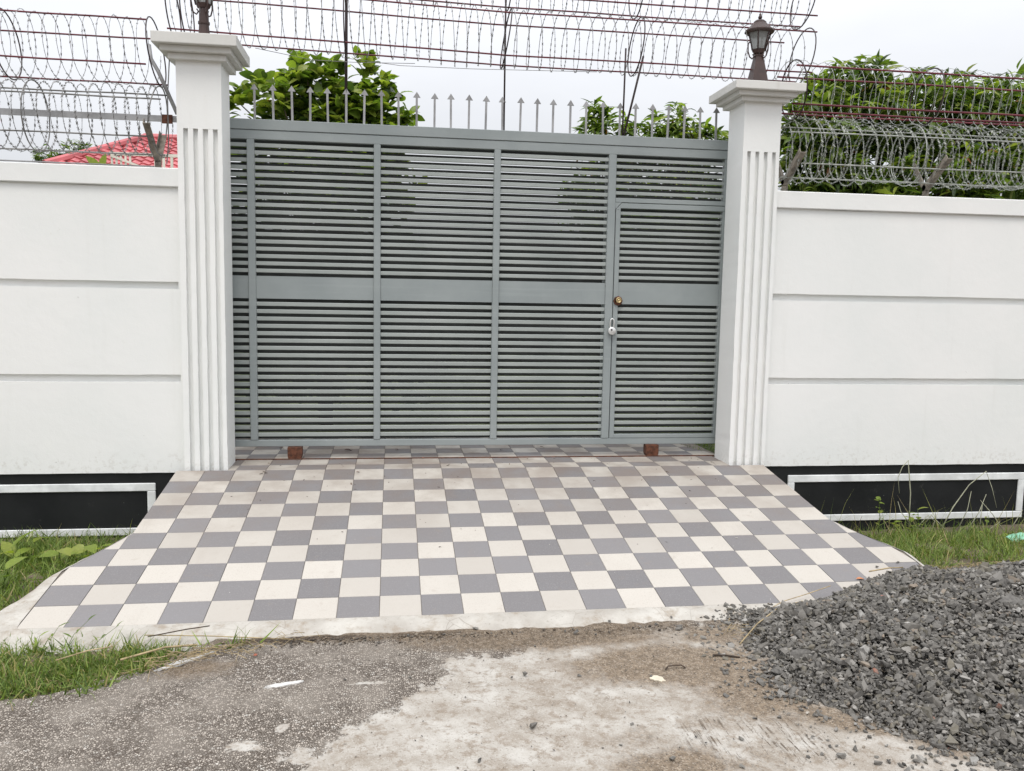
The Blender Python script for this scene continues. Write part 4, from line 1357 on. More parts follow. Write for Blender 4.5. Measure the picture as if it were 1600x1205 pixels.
# ------------------------------------------------------------------ grass
def blade_base(bend, n=4):
    v = []; f = []
    for i in range(n):
        t = i / (n - 1)
        w = 0.5 * (1 - t ** 1.6)
        y = math.sin(t * bend) / max(bend, .01); x = (1 - math.cos(t * bend)) / max(bend, .01)
        if i < n - 1: v += [(-w, x, y), (w, x, y)]
        else: v += [(0, x, y)]
    for i in range(n - 2):
        a = 2 * i; f += [(a, a + 1, a + 3), (a, a + 3, a + 2)]
    a = 2 * (n - 2); f += [(a, a + 1, a + 2)]
    return np.array(v), np.array(f)


BL = [blade_base(b) for b in (0.3, 0.7, 1.1, 1.6, 2.1)]
GPAL = [(0.15, 0.215, 0.048), (0.21, 0.28, 0.07), (0.10, 0.155, 0.038), (0.28, 0.29, 0.09), (0.42, 0.34, 0.18)]


def grass(name, label, xy, zf, hrange, wrange, wts, tuft=0.0, lean=0.25):
    n = len(xy)
    z = zf(xy[:, 0], xy[:, 1])
    T = np.stack([xy[:, 0], xy[:, 1], z - 0.004], 1)
    yaw = rng.uniform(0, 2 * np.pi, n)
    upv = np.array([0, 0, 1.0]) + rng.normal(size=(n, 3)) * lean
    upv /= np.linalg.norm(upv, axis=1, keepdims=True)
    dy = np.stack([np.cos(yaw), np.sin(yaw), np.zeros(n)], 1)
    x = np.cross(dy, upv); x /= np.linalg.norm(x, axis=1, keepdims=True)
    y = np.cross(upv, x)
    R = np.stack([x, y, upv], 2)
    h = rng.uniform(*hrange, n) * (0.6 + 0.8 * fbm(xy[:, 0], xy[:, 1], 6, 3, 77))
    w = rng.uniform(*wrange, n)
    V, F, C = instance_arrays(BL, rng.integers(0, len(BL), n), R, T, np.stack([w, h, h], 1), tints(n, GPAL, wts))
    o = link_mesh(name, np_mesh(name, V, F, C, True), M['grass'])
    return tag(o, label, 'grass', None, 'stuff')


def sample_poly(poly, n, fall=0.0):
    p = np.array(poly); lo = p.min(0); hi = p.max(0); out = []
    while sum(map(len, out)) < n:
        q = rng.uniform(lo, hi, (n * 2, 2)); k = in_poly(q[:, 0], q[:, 1], poly)
        if fall:
            d = sdist(q[:, 0], q[:, 1], poly)
            k &= rng.uniform(0, 1, len(q)) < np.clip(d / fall, 0.0, 1)
        out.append(q[k])
    return np.concatenate(out)[:n]


def clumpy(xy, sc, thr, seed):
    f = fbm(xy[:, 0], xy[:, 1], sc, 3, seed)
    return xy[rng.uniform(0, 1, len(xy)) < np.clip((f - thr) / 0.25, 0.05, 1)]


soilz = lambda x, y: np.maximum(ground_z(x, y), np.where(y < edge_y(x), RZ - 0.003, -9))
PF = [(-3.4, -2.95), (-2.6, -2.76), (-2.0, -2.64), (-1.73, -2.55), (-1.60, -2.45), (-1.50, -2.32), (-1.42, -2.22), (-1.2, -2.17), (-1.85, -2.10), (-2.3, -2.04), (-2.56, -1.95), (-3.4, -1.95)]
xy = clumpy(sample_poly(PF, 17000, 0.07), 5, 0.28, 40)
PE = [(-3.2, -2.95), (-2.6, -2.84), (-1.95, -2.74), (-1.65, -2.62), (-1.45, -2.42), (-1.25, -2.25), (-1.0, -2.2), (-1.05, -2.15), (-1.5, -2.2), (-1.7, -2.45), (-2.1, -2.6), (-3.2, -2.8)]
xy = np.concatenate([xy, clumpy(sample_poly(PE, 1500, 0.06), 9, 0.42, 47)])
grass('grass', 'rough green grass patch at the foot of the ramp by the asphalt', xy, soilz, (0.04, 0.125), (0.004, 0.0085), [4, 4, 3, 1.2, 1.0], lean=.55)
PB = [(-4.4, -1.95), (-2.60, -1.9), (-2.50, -1.78), (-2.38, -1.58), (-2.18, -1.28), (-2.03, -1.02), (-2.0, -0.35), (-2.02, 0.05), (-4.6, 0.06)]
xy = clumpy(sample_poly(PB, 17000, 0.06), 4, 0.25, 41)
grass('grass', 'lush green grass between the black plinth and the flared ramp edge in front of the red-roof wall', xy, soilz, (0.06, 0.165), (0.0045, 0.010), [5, 5, 2.5, 1.2, .5], lean=.45)
PR = [(2.21, -0.9), (2.35, -1.18), (2.6, -1.25), (3.2, -1.15), (4.0, -0.95), (5.4, -0.95), (5.4, -0.12), (3.0, -0.14), (2.25, -0.2)]
xy = clumpy(sample_poly(PR, 12500, 0.06), 5, 0.36, 42)
grass('grass', 'yellowish green grass strip between the gravel heap and the black plinth', xy, soilz, (0.05, 0.17), (0.0035, 0.008), [5, 5, 2, 2.0, .9], lean=.40)
xy = sample_poly([(2.3, -.5), (5.2, -.5), (5.2, -.13), (2.3, -.15)], 150)
grass('grass', 'sparse tall pale wisps of grass against the black plinth by the gravel heap', xy, soilz, (0.18, 0.42), (0.0025, 0.005), [2, 3, 1, 3, 2.5], lean=.28)
PY = [(1.9, 0.55), (4, 0.55), (4, 2.6), (1.45, 2.6), (1.70, 1.3)]
xy = sample_poly(PY, 3500)
grass('grass', 'short lawn grass just inside the gate by the wicket door', xy, lambda x, y: np.full(len(x), -0.018), (0.03, 0.08), (0.004, 0.008), [4, 4, 3, 1, .3])
# dry straw along the verge edges
xy = np.concatenate([sample_poly([(-2.7, -2.0), (-2.45, -1.95), (-2.0, -1.1), (-2.15, -1.1)], 260), sample_poly([(-1.9, -2.5), (-1.3, -2.25), (-0.85, -2.13), (-1.0, -2.22), (-1.5, -2.45)], 170), sample_poly([(2.4, -1.45), (2.5, -1.2), (3.9, -1.0), (3.9, -1.2)], 380), sample_poly([(0.95, -2.18), (1.4, -2.3), (1.25, -2.5), (1.0, -2.35)], 60)])
n = len(xy)
mb = MB()
for a in range(n):
    x, y = xy[a]; an = random.gauss(0.15, 0.75) + (math.pi if random.random() < .5 else 0); l = random.uniform(.025, .12)
    z = max(float(soilz(np.array(x), np.array(y))), RZ if y < float(edge_y(x)) else -9) + random.uniform(.004, .03)
    mb.tube([(x, y, z), (x + l * .5 * math.cos(an), y + l * .5 * math.sin(an), z + random.uniform(0, .015)), (x + l * math.cos(an), y + l * math.sin(an), z + random.uniform(-.01, .012))], random.uniform(.0009, .0018), 3)
tag(mb.build('straw', M['straw']), 'dry straw scattered along the verge edges', 'straw', None, 'stuff')


# weeds
def weed(name, label, base, stems, leafsize, n_leaf, mats, wide=0.4, thick=0.0035, cat='weed', group=None):
    w = empty(name, base, label, cat, group)
    ms = MB()
    bv, bf = leaf_base(1, wide, 0.6, 0.25, 5, [0.12, 0.9, 1.0, 0.6, 0.02])
    lms = []
    for m_ in mats:
        me = np_mesh('leaf', bv, bf, None, True); me.materials.append(m_); lms.append(me)
    for st_ in stems:
        pts = [Vector(p) for p in st_]
        ms.tube(pts, [thick * (1 - .6 * i / (len(pts) - 1)) for i in range(len(pts))], 5)
        for j in range(n_leaf):
            t = (j + .7) / n_leaf
            i = min(int(t * (len(pts) - 1)), len(pts) - 2); f = t * (len(pts) - 1) - i
            p = pts[i].lerp(pts[i + 1], f)
            az = j * 2.4 + random.uniform(-.4, .4)
            d = np.array([[math.cos(az), math.sin(az), random.uniform(.1, .8)]])
            R = frames(d, np.array([[0, 0, 1.0]]) + rng.normal(size=(1, 3)) * .2)[0]
            l = random.uniform(*leafsize)
            o = bpy.data.objects.new('leaf', random.choice(lms)); COL.objects.link(o); o.parent = w
            mw = np.eye(4); mw[:3, :3] = R * l; mw[:3, 3] = np.array(p) - np.array(base)
            o.matrix_local = Matrix(mw.tolist())
    ms.build('stem', M['stalk'] if n_leaf == 0 and cat != 'twig' else (M['twig'] if cat == 'twig' else LM), w)
    return w


weed('leafy_weed', 'upright weed with small round leaves against the black plinth beside the ramp edge', (3.06, -0.15, -0.52), [[(3.06, -.15, -.52), (3.065, -.15, -.38), (3.05, -.15, -.26), (3.035, -.15, -.245)]], (0.035, 0.06), 9, [LG, LY], 0.7)
weed('leafy_weed', 'bushy weed with yellow-green leaves below the tall bent grass stalk', (3.28, -0.25, -0.52), [[(3.28, -.25, -.52), (3.26, -.25, -.42), (3.22, -.26, -.31)], [(3.30, -.25, -.52), (3.31, -.26, -.40), (3.29, -.26, -.29)], [(3.22, -.2, -.52), (3.16, -.22, -.45), (3.13, -.22, -.40)]], (0.05, 0.08), 6, [LY, LG], 0.5)
weed('leafy_weed', 'pale weed in the grass between the white moulding corner and the gravel', (3.82, -0.35, -0.54), [[(3.82, -.35, -.54), (3.80, -.34, -.44), (3.81, -.34, -.33)], [(3.9, -.4, -.54), (3.93, -.4, -.46)]], (0.05, 0.075), 5, [LY, LG], 0.5)
weed('tall_grass_stalk', 'very tall thin grass stalk bent over at the top against the black plinth', (3.305, -0.15, -0.5), [[(3.305, -.15, -.5), (3.30, -.15, -.2), (3.27, -.15, 0.0), (3.265, -.15, .05), (3.22, -.15, 0.0), (3.19, -.15, -.08), (3.21, -.15, -.20)]], (.1, .1), 0, [LG], thick=.0048, cat='grass stalk', group='tall stalks by the plinth')
weed('tall_grass_stalk', 'long arched dry stalk with a sharp peak in front of the white moulding', (3.57, -0.2, -0.5), [[(3.52, -.2, -.5), (3.62, -.2, -.30), (3.74, -.2, -.13), (3.87, -.2, -.03), (3.93, -.2, -.16), (3.98, -.2, -.31)]], (.1, .1), 0, [LG], thick=.0048, cat='grass stalk', group='tall stalks by the plinth')
weed('tall_grass_stalk', 'cluster of straight dry stalks crossing in front of the white moulding', (3.8, -0.2, -0.5), [[(3.66, -.2, -.5), (3.74, -.2, -.32), (3.76, -.2, -.18)], [(3.72, -.22, -.5), (3.82, -.22, -.34), (3.87, -.22, -.20)], [(3.85, -.2, -.5), (3.86, -.2, -.27)], [(4.06, -.2, -.5), (3.95, -.2, -.36), (3.84, -.2, -.25)], [(4.1, -.2, -.5), (4.2, -.2, -.33)], [(3.35, -.2, -.5), (3.2, -.2, -.33), (3.17, -.2, -.25)], [(3.3, -.2, -.5), (3.42, -.2, -.36), (3.55, -.2, -.46)], [(3.9, -.2, -.5), (4.02, -.2, -.42)], [(3.45, -.2, -.5), (3.5, -.2, -.33)], [(3.6, -.2, -.5), (3.45, -.2, -.36), (3.4, -.2, -.42)]], (.1, .1), 0, [LG], thick=.0042, cat='grass stalk', group='tall stalks by the plinth')
weed('broadleaf_weed', 'weed with one large pale green blade standing over the grass by the black plinth', (-2.72, -0.55, -0.46), [[(-2.72, -.55, -.46), (-2.70, -.55, -.31)], [(-2.78, -.6, -.46), (-2.80, -.6, -.33)]], (0.14, 0.22), 4, [LG, LY], 0.36)
weed('broadleaf_weed', 'cluster of rounded bright weeds tucked against the ramp edge', (-2.3, -0.75, -0.44), [[(-2.35, -.7, -.45), (-2.34, -.7, -.30)], [(-2.2, -.62, -.45), (-2.2, -.62, -.31)], [(-2.45, -.8, -.45), (-2.46, -.8, -.29)], [(-2.12, -.5, -.46), (-2.12, -.5, -.31)]], (0.08, 0.12), 6, [LG, LG, LY], 0.65)
weed('broadleaf_weed', 'weed with a broad triangular leaf low in the grass beside the cement flare', (-2.6, -1.2, -0.42), [[(-2.6, -1.2, -.43), (-2.58, -1.2, -.27)], [(-2.72, -1.25, -.43), (-2.74, -1.25, -.27)]], (0.09, 0.14), 4, [LG, LM], 0.6)
weed('broadleaf_weed', 'leafy weed in the grass at the picture edge beside the cement flare', (-2.95, -0.9, -0.44), [[(-2.95, -.9, -.44), (-2.94, -.9, -.27)], [(-2.85, -.95, -.44), (-2.86, -.95, -.28)], [(-3.05, -1.0, -.44), (-3.05, -1.0, -.28)]], (0.08, 0.13), 4, [LG, LM, LY], 0.5)
weed('slender_grass', 'slender seeding grass stems leaning over the ramp foot', (-1.95, -2.2, -0.34), [[(-1.93, -2.2, -.34), (-1.90, -2.17, -.27), (-1.84, -2.14, -.21)], [(-1.84, -2.22, -.34), (-1.79, -2.18, -.29), (-1.72, -2.15, -.24)], [(-2.05, -2.2, -.34), (-2.03, -2.18, -.26)], [(-1.97, -2.22, -.34), (-1.98, -2.2, -.27), (-1.95, -2.18, -.22)]], (0.04, 0.07), 4, [LM, LG], 0.16, 0.0018)
# vegetation at the house-side sprig and dark twigs by the ramp
weed('twig', 'thin dark twigs poking up between the ramp edge and the black plinth', (2.6, -0.5, -0.5), [[(2.62, -.45, -.5), (2.66, -.45, -.40), (2.70, -.45, -.36)], [(2.74, -.4, -.5), (2.75, -.4, -.36), (2.77, -.4, -.30)], [(2.66, -.4, -.5), (2.60, -.4, -.38)]], (.1, .1), 0, [LM], thick=.003, cat='twig')

# ------------------------------------------------------------------ gravel heap
GP = [(1.13, -2.10), (1.06, -2.40), (1.07, -2.66), (1.04, -2.92), (1.13, -3.01), (1.20, -3.14), (1.26, -3.23), (1.41, -3.36), (1.56, -3.50), (1.85, -3.72), (2.5, -3.95), (3.3, -3.95), (3.9, -3.4), (4.1, -2.3), (3.7, -1.70), (3.1, -1.60), (2.75, -1.58), (2.42, -1.65), (2.2, -1.71), (2.0, -1.79), (1.85, -1.87), (1.67, -1.96), (1.36, -2.06)]


def under(x, y):
    """what the heap lies on"""
    v = (y - KINK) / ct
    onr = (x > -1.99) & (x < 2.39) & (y > -2.0)
    z = np.where(onr, v * st, RZ)
    strip = (y <= -2.0) & (y > -2.17) & (x < 2.42)
    z = np.where(strip, -0.302 + (y + 2.0) / 0.17 * 0.03, z)
    return np.where((x >= 2.39) & (y > -2.0), ground_z(x, y) + .05, z)


def heap(x, y):
    d = np.maximum(sdist(x, y, GP), 0)
    top = RZ + 0.225 * np.tanh(d / 0.42) + (fbm(x, y, 3.5, 3, 61) - .5) * 0.07 * np.clip(d / .2, 0, 1)
    return np.maximum(top, under(x, y) + 0.05 * np.tanh(d / 0.12))


stones = []
for i in range(36):
    bm = bmesh.new()
    k = random.randint(9, 13)
    pts = rng.normal(size=(k, 3)); pts /= np.linalg.norm(pts, axis=1, keepdims=True); pts *= rng.uniform(.6, 1.1, (k, 1))
    pts *= np.array([1.0, random.uniform(.6, .95), random.uniform(.38, .7)])
    for p in pts: bm.verts.new(p)
    r_ = bmesh.ops.convex_hull(bm, input=bm.verts)
    bmesh.ops.delete(bm, geom=[g for g in r_['geom_interior'] if isinstance(g, bmesh.types.BMVert)], context='VERTS')
    bmesh.ops.triangulate(bm, faces=bm.faces)
    bm.verts.ensure_lookup_table(); bm.verts.index_update()
    stones.append((np.array([v.co[:] for v in bm.verts]), np.array([[v.index for v in f.verts] for f in bm.faces])))
    bm.free()
SPAL = [(0.118, 0.110, 0.099), (0.072, 0.068, 0.063), (0.172, 0.163, 0.148), (0.125, 0.113, 0.088), (0.23, 0.218, 0.20), (0.19, 0.155, 0.12), (0.36, 0.35, 0.33), (0.26, 0.12, 0.085)]
SW = [6, 5, 4, 2, 1.5, .5, .25, .012]


def flat_rot(n, tilt=0.55):
    up_ = np.array([0, 0, 1.0]) + rng.normal(size=(n, 3)) * tilt
    az = rng.uniform(0, 2 * np.pi, n)
    d = np.stack([np.cos(az), np.sin(az), np.zeros(n)], 1)
    up_ /= np.linalg.norm(up_, axis=1, keepdims=True)
    d = d - up_ * (d * up_).sum(1, keepdims=True)
    return frames(d, up_)


xy = sample_poly(GP, 52000)
xy = xy[(xy[:, 0] < 3.15) & (xy[:, 1] > -3.75)]
rimd = sdist(xy[:, 0], xy[:, 1], GP)
extra = xy[rimd < .25]
xy = np.concatenate([xy, extra + rng.normal(size=extra.shape) * .008])
vis = (xy[:, 1] < -1.0)
n = len(xy)
dd = sdist(xy[:, 0], xy[:, 1], GP)
r0 = np.exp(rng.normal(np.log(0.0132), 0.42, n)) * np.where(dd < .06, .75, 1.0)
z = heap(xy[:, 0], xy[:, 1]) + rng.uniform(-.018, .014, n) * np.clip(dd / .08, .2, 1)
V1, F1, C1 = instance_arrays(stones, rng.integers(0, len(stones), n), flat_rot(n), np.stack([xy[:, 0], xy[:, 1], z], 1), np.stack([r0] * 3, 1), tints(n, SPAL, SW))
# fringe chips thinning out beyond the heap
fr = []
while len(fr) < 1100:
    q = rng.uniform((0.75, -3.7), (2.2, -1.9), (600, 2)); d_ = -sdist(q[:, 0], q[:, 1], GP)
    k = (d_ > 0) & (rng.uniform(0, 1, 600) < (0.75 * np.exp(-d_ / 0.035) + 0.25 * np.exp(-d_ / 0.10)) * np.clip((fbm(q[:, 0], q[:, 1], 7, 3, 88) - .3) * 3, 0.05, 1)) & (q[:, 1] < -2.0)
    fr += q[k].tolist()
fr = np.array(fr); m = len(fr)
r1 = np.exp(rng.normal(np.log(0.0095), 0.45, m))
zf_ = under(fr[:, 0], fr[:, 1]) + r1 * .3
V2, F2, C2 = instance_arrays(stones, rng.integers(0, len(stones), m), flat_rot(m, .25), np.stack([fr[:, 0], fr[:, 1], zf_], 1), np.stack([r1] * 3, 1), tints(m, SPAL, SW))
# inner core of the heap so nothing shows through
gx = np.linspace(1.0, 4.05, 110); gy = np.linspace(-4.0, -1.1, 105)
GX, GY_ = np.meshgrid(gx, gy); GD = sdist(GX, GY_, GP)
GZ = np.where(GD > 0.03, heap(GX, GY_) - 0.040, under(GX, GY_) - 0.08)
ii_ = np.arange(GX.size).reshape(GX.shape)
T1 = np.concatenate([np.stack([ii_[:-1, :-1], ii_[:-1, 1:], ii_[1:, 1:]], -1).reshape(-1, 3), np.stack([ii_[:-1, :-1], ii_[1:, 1:], ii_[1:, :-1]], -1).reshape(-1, 3)])
V3 = np.stack([GX, GY_, GZ], -1).reshape(-1, 3)
C3 = np.tile(np.array([[.05, .048, .045, 1]]), (len(V3), 1))
Vg = np.concatenate([V1, V2, V3]); Fg = np.concatenate([F1, F2 + len(V1), T1 + len(V1) + len(V2)]); Cg = np.concatenate([C1, C2, C3])
tag(link_mesh('gravel_heap', np_mesh('gravel_heap', Vg, Fg, Cg), M['stone']), 'heap of dark grey crushed stone spilling onto the ramp corner', 'gravel', None, 'stuff')


# single stones lying about
def pebble(x, y, r, z, label, name='loose_stone', tint=None):
    bv, bf = stones[random.randrange(len(stones))]
    R = flat_rot(1, .2)[0]
    v = (bv * r) @ R.T; v[:, 2] -= v[:, 2].min() + r * .06
    c = np.array(tint if tint else random.choice(SPAL[:3]) + (1,), float)
    if len(c) == 3: c = np.append(c, 1)
    me = np_mesh(name, v, bf, np.tile(c, (len(v), 1))); me.materials.append(M['stone'])
    o = bpy.data.objects.new(name, me); COL.objects.link(o); o.location = (x, y, z)
    return tag(o, label, 'stone', 'loose stones scattered off the heap')


PEB = [(-0.045, -3.047, .021, 'squat dark stone alone on the pale cement below the mid ramp'), (0.213, -2.654, .012, 'flat dark stone at the top edge of the rounded pale cement patch'),
       (-0.472, -2.603, .012, 'small dark stone where the asphalt meets the pale cement'), (-0.257, -3.244, .011, 'upright chip on clean pale cement near the lower picture edge'),
       (-0.308, -3.305, .009, 'tiny chip cut close to the lower picture edge on pale cement'), (-0.066, -2.643, .011, 'flat chip on the pale cement top edge, one of a pair'),
       (-0.008, -2.626, .015, 'dark split stone, larger of the pair on the pale cement top edge'), (0.318, -3.058, .012, 'pointed chip in the whitest cement patch'),
       (0.504, -2.69, .011, 'brown-grey stone on bare soil just past the cream flake'), (0.747, -2.883, .017, 'oval dark stone on brown soil midway to the heap'),
       (0.674, -3.203, .015, 'bluish stone lying on the broom-marked cement', ), (0.387, -3.31, .017, 'rounded stone on the brown smear at the lower picture edge'),
       (0.24, -3.196, .009, 'tiny stone between the white patch and the brown smear'), (0.605, -3.376, .014, 'stone at the lower picture edge below the broom marks'),
       (0.967, -3.352, .017, 'angular dark stone on the white cement below the heap'), (0.935, -3.218, .011, 'small oblong chip at the upper corner of the white cement below the heap'),
       (0.294, -2.217, .018, 'pair-leading stone on soil below the ramp apron, heading the scatter'), (0.378, -2.247, .011, 'smaller stone in the scatter on soil below the ramp apron'),
       (0.48, -2.10, .014, 'stone lying against the cement apron edge'), (-1.362, -2.28, .026, 'round dark stone at the end of the front grass patch'),
       (0.62, -2.16, .015, 'stone at the start of the string of chips along the apron'), (0.70, -2.15, .018, 'stone in the string of chips along the apron, second from the grass straw'),
       (0.80, -2.19, .017, 'flat stone in the string of chips just short of the dry straw'), (0.0, -2.20, .012, 'lone chip on the brown soil below the middle of the apron'),
       (0.86, -2.62, .015, 'dark chip between the two sticks and the heap'), (0.92, -2.72, .013, 'chip on dark soil beside the heap toe'), (0.08, -2.35, .009, 'small chip on brown soil above the pale cement'),
       (-0.16, -2.12, .018, 'brown stone resting on the cement apron below the ramp')]
for x, y, r_, lab in PEB:
    z = RZ + 0.002
    if y > -2.17: z = -0.302 - .0005 + min(0, (y + 2.0)) / .17 * .04
    pebble(x, y, r_, z, lab)
for u, v, r_, lab in ((2.16, -1.73, .030, 'largest dark stone strayed onto the pale ramp tile by the heap'), (2.12, -1.66, .014, 'small round stone beside the largest one on the ramp tile'), (2.27, -1.615, .016, 'stone sitting on the tile joint near the ramp flare')):
    pebble(u, KINK + (v - KINK), r_, (v - KINK) / ct * st + .001, lab)
pebble(-1.12, -2.33, .013, RZ + .002, 'small orange brick chip on the soil beside the asphalt', 'brick_chip', (0.40, 0.10, 0.05))
pebble(1.0, -3.05, .010, RZ + .002, 'cream pebble at the toe of the heap', 'pale_pebble', (0.5, 0.46, 0.40))
pebble(1.72, -2.35, .020, float(heap(np.array(1.72), np.array(-2.35))) + .008, 'reddish pink stone on the slope of the heap', 'red_stone', (0.42, 0.16, 0.13))


# sticks, flakes, spills, dead leaves
def stick(pts, r_, mat, label, name='stick', cat='stick', group=None):
    return tag(MB().tube(pts, r_, 6).build(name, M[mat]), label, cat, group)


zr = RZ + .006
stick([(0.835, -2.52, zr), (0.89, -2.535, zr + .003), (0.945, -2.556, zr)], .0042, 'twig', 'straight dark stick on the soil by the heap toe')
stick([(0.583, -2.640, zr), (0.60, -2.625, zr + .008), (0.66, -2.612, zr + .004), (0.672, -2.63, zr)], .0035, 'twig', 'short hooked dark stick on bare soil beside the cream flake')
stick([(1.00, -2.42, zr), (1.12, -2.33, RZ + .06), (1.26, -2.24, RZ + .095), (1.42, -2.17, RZ + .10)], .003, 'straw', 'long pale dry stem arching onto the heap')
stick([(1.28, -2.10, -.295), (1.4, -2.02, -.285), (1.55, -1.97, -.27), (1.68, -1.96, -.235)], .0022, 'straw', 'thin dry stem curving from the ramp tiles into the heap')
stick([(1.95, -1.86, -.20), (2.1, -1.80, -.205), (2.2, -1.77, -.215)], .004, 'straw', 'straw-coloured twig at the upper edge of the heap')
stick([(-1.65, -2.37, zr + .02), (-1.5, -2.27, zr + .025), (-1.38, -2.22, zr + .01)], .005, 'straw', 'pale knobbly stem lying over the end of the front grass')
stick([(-1.62, -2.14, zr + .03), (-1.35, -2.15, zr + .02), (-0.98, -2.19, zr + .006)], .0025, 'straw', 'long thin straw lying along the apron foot')
stick([(-1.60, -2.16, zr + .03), (-1.45, -2.13, zr + .045), (-1.35, -2.11, zr + .05)], .0028, 'twig', 'dark dry twig resting on the apron foot')
stick([(-1.88, -2.42, zr + .05), (-1.78, -2.36, zr + .06), (-1.70, -2.30, zr + .05)], .003, 'straw', 'straw stem caught in the front grass')


def flake(cx, cy, z, pts, h, mat, label, name, cat, tilt=(0, 0)):
    P = [(x, y) for x, y in pts]
    n_ = len(P)
    mb = MB()
    mb.prism(P, 'z', 0, h)
    o = mb.build(name, M[mat]); o.location = (cx, cy, z); o.rotation_euler = (tilt[0], tilt[1], 0)
    return tag(o, label, cat)


def blob(rx, ry, n_=22, rag=.3, ang=0.0):
    out = []
    for i in range(n_):
        a = 2 * math.pi * i / n_; k = 1 + random.uniform(-rag, rag)
        x, y = rx * math.cos(a) * k, ry * math.sin(a) * k
        out.append((x * math.cos(ang) - y * math.sin(ang), x * math.sin(ang) + y * math.cos(ang)))
    return out


flake(-0.968, -2.614, RZ + .001, blob(.068, .014, 26, .35, .28), .005, 'white_mark', 'bright white splash of dried paint on the asphalt', 'paint_splash', 'paint splash')
flake(-1.40, -2.36, RZ + .001, blob(.10, .018, 28, .4, .72), .006, 'white_mark', 'ragged white cement crust beside the round stone at the grass end', 'cement_crust', 'cement crust')
flake(0.525, -2.712, RZ + .001, blob(.032, .022, 18, .25, -.5), .004, 'cream_flake', 'flat cream flake lying on the bare soil', 'flake', 'flake')
DL = [(-0.915, 0.673, .075, .3, 'largest curled brown leaf on the floor behind the gate'), (-0.523, 0.684, .04, 1.0, 'small dark leaf on the floor behind the gate next to the curled one'), (0.314, 0.65, .035, 2.0, 'dark leaf on the floor behind mid gate'), (0.63, 0.751, .05, .1, 'thin dark leaf behind the gate toward the wicket door'), (-1.42, 0.78, .045, .1, 'dark leaf behind the gate next to the roller by the pillar'), (-0.79, -0.10, .03, .8, 'dry brown fragment on the tiles just below the gateway'), (-0.33, .335, .025, .2, 'orange-brown scrap on the gate rail')]
for x, y, l, a, lab in DL:
    bv, bf = leaf_base(1, .38, 1.0, .5)
    R = frames(np.array([[math.cos(a), math.sin(a), 0.25]]), np.array([[0, 0, 1.0]]))[0]
    me = np_mesh('dead_leaf', (bv * l) @ R.T, bf, None, True); me.materials.append(M['dead_leaf'] if 'orange' not in lab else M['orange'])
    o = bpy.data.objects.new('dead_leaf', me); COL.objects.link(o); o.location = (x, y, .008 if y > KINK else (y - KINK) / ct * st + .008)
    tag(o, lab, 'dead leaf', 'dead leaves on the tiles')
bv, bf = leaf_base(1, .34, .5, .4)
R = frames(np.array([[1, .12, 0.1]]), np.array([[0, -.2, 1.0]]))[0]
me = np_mesh('orange_leaf', (bv * .06) @ R.T, bf, None, True); me.materials.append(M['orange'])
o = bpy.data.objects.new('orange_leaf', me); COL.objects.link(o); o.location = (1.92, -1.79, (-1.79 - KINK) / ct * st + .007); tag(o, 'single orange leaf on the ramp tile near the heap', 'dead leaf')
# crumpled plastic wrapper in the grass by the wall
mb = MB(); nn = 9
vs_ = []
for j in range(nn):
    for i in range(nn):
        u, v = i / (nn - 1) - .5, j / (nn - 1) - .5
        vs_.append((u * .16, v * .12, .05 * math.cos(u * 2.6) * math.cos(v * 2.2) + random.uniform(-.014, .014)))
mb.add(vs_, [(j * nn + i, j * nn + i + 1, (j + 1) * nn + i + 1, (j + 1) * nn + i) for j in range(nn - 1) for i in range(nn - 1)])
wp = empty('plastic_wrapper', (3.93, -0.52, -0.47), 'crumpled green and pale blue plastic wrapper in the grass by the plinth', 'litter')
mb.build('wrapper_film', M['plastic_green'], wp, loc=(0, 0, 0))
mb2 = MB(); mb2.add([(x * .6 + .05, y * .6 - .01, z_ * .9 + .016) for x, y, z_ in vs_], mb.f); mb2.build('wrapper_print', M['plastic_blue'], wp, loc=(0, 0, 0))
# fleck on the pillar cap
pebble(-1.55, -0.05, .014, 2.836, 'little brown pebble on the cap of the pillar by the red roof', 'cap_pebble', (0.30, 0.22, 0.18))

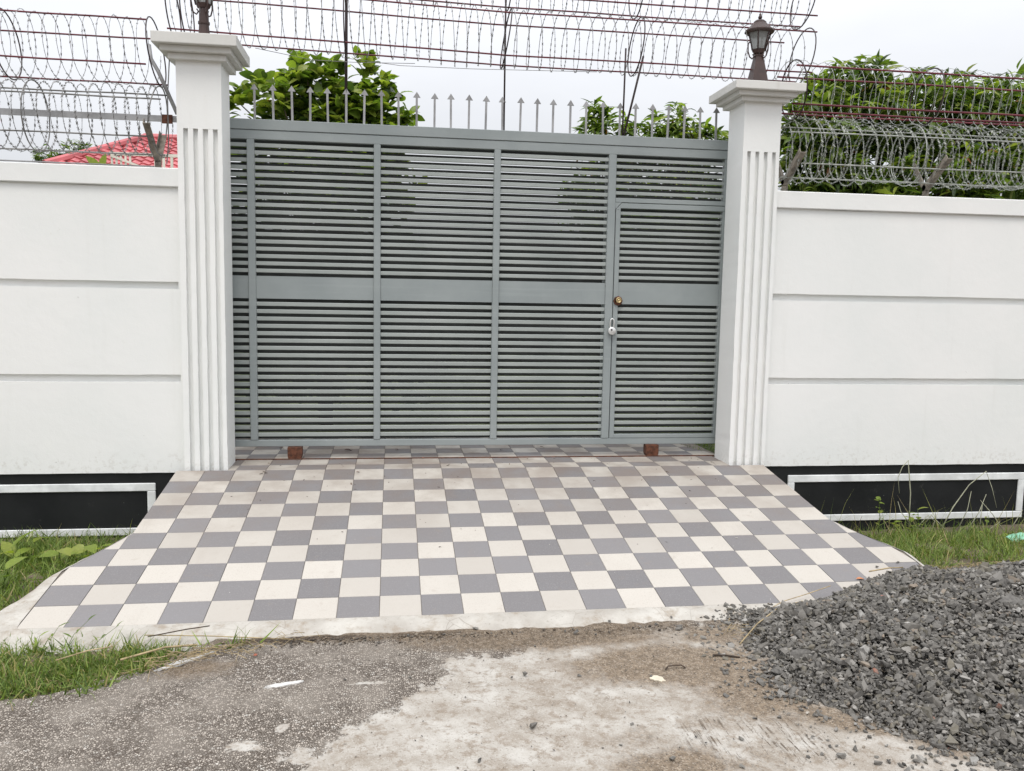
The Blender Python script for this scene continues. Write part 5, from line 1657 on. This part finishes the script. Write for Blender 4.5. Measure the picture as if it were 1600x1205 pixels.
# clods and grit along the foot of the apron, crumbs on the tiles below the gate
n = 900
cx_ = np.concatenate([rng.normal(-0.75, .28, n // 2), rng.uniform(-1.25, 1.1, n - n // 2)])
cy_ = -2.165 - np.abs(rng.normal(0, .035, n))
rr = np.exp(rng.normal(np.log(.0048), .5, n)).clip(.002, .013)
V, F, C = instance_arrays(stones, rng.integers(0, len(stones), n), flat_rot(n, .4), np.stack([cx_, cy_, RZ + rr * .3], 1), np.stack([rr] * 3, 1), tints(n, [(.10, .07, .045), (.05, .037, .027), (.19, .145, .10), (.13, .12, .11)], [4, 3, 3, 1]))
tag(link_mesh('soil_clods', np_mesh('soil_clods', V, F, C), M['stone']), 'crumbly brown clods along the foot of the cement apron', 'soil', None, 'stuff')
n = 170
cx_ = rng.uniform(-1.6, 1.85, n); cy_ = np.where(rng.uniform(0, 1, n) < .7, rng.uniform(-.45, .34, n), rng.uniform(-1.4, -.3, n))
rr = np.exp(rng.normal(np.log(.0042), .4, n)).clip(.002, .010)
cz_ = np.where(cy_ > KINK, 0.0, (cy_ - KINK) / ct * st) + rr * .25
V, F, C = instance_arrays(stones, rng.integers(0, len(stones), n), flat_rot(n, .3), np.stack([cx_, cy_, cz_], 1), np.stack([rr * rng.uniform(1, 2.4, n), rr, rr * .6], 1), tints(n, [(.05, .032, .022), (.10, .06, .035), (.5, .48, .44)], [5, 3, 1.5]))
tag(link_mesh('crumbs', np_mesh('crumbs', V, F, C), M['stone']), 'dark crumbs and leaf bits sprinkled on the tiles below the gate', 'debris', None, 'stuff')
n = 420
q = np.stack([rng.uniform(-1.3, 1.3, n), rng.uniform(-3.5, -2.2, n)], 1)
rr = np.exp(rng.normal(np.log(.0030), .4, n)).clip(.0015, .007)
V, F, C = instance_arrays(stones, rng.integers(0, len(stones), n), flat_rot(n, .3), np.stack([q[:, 0], q[:, 1], RZ + rr * .4 + .001], 1), np.stack([rr] * 3, 1), tints(n, [(.06, .055, .05), (.14, .12, .10), (.10, .075, .05)], [4, 2, 2]))
tag(link_mesh('road_grit', np_mesh('road_grit', V, F, C), M['stone']), 'fine dark grit strewn over the cement and asphalt', 'grit', None, 'stuff')
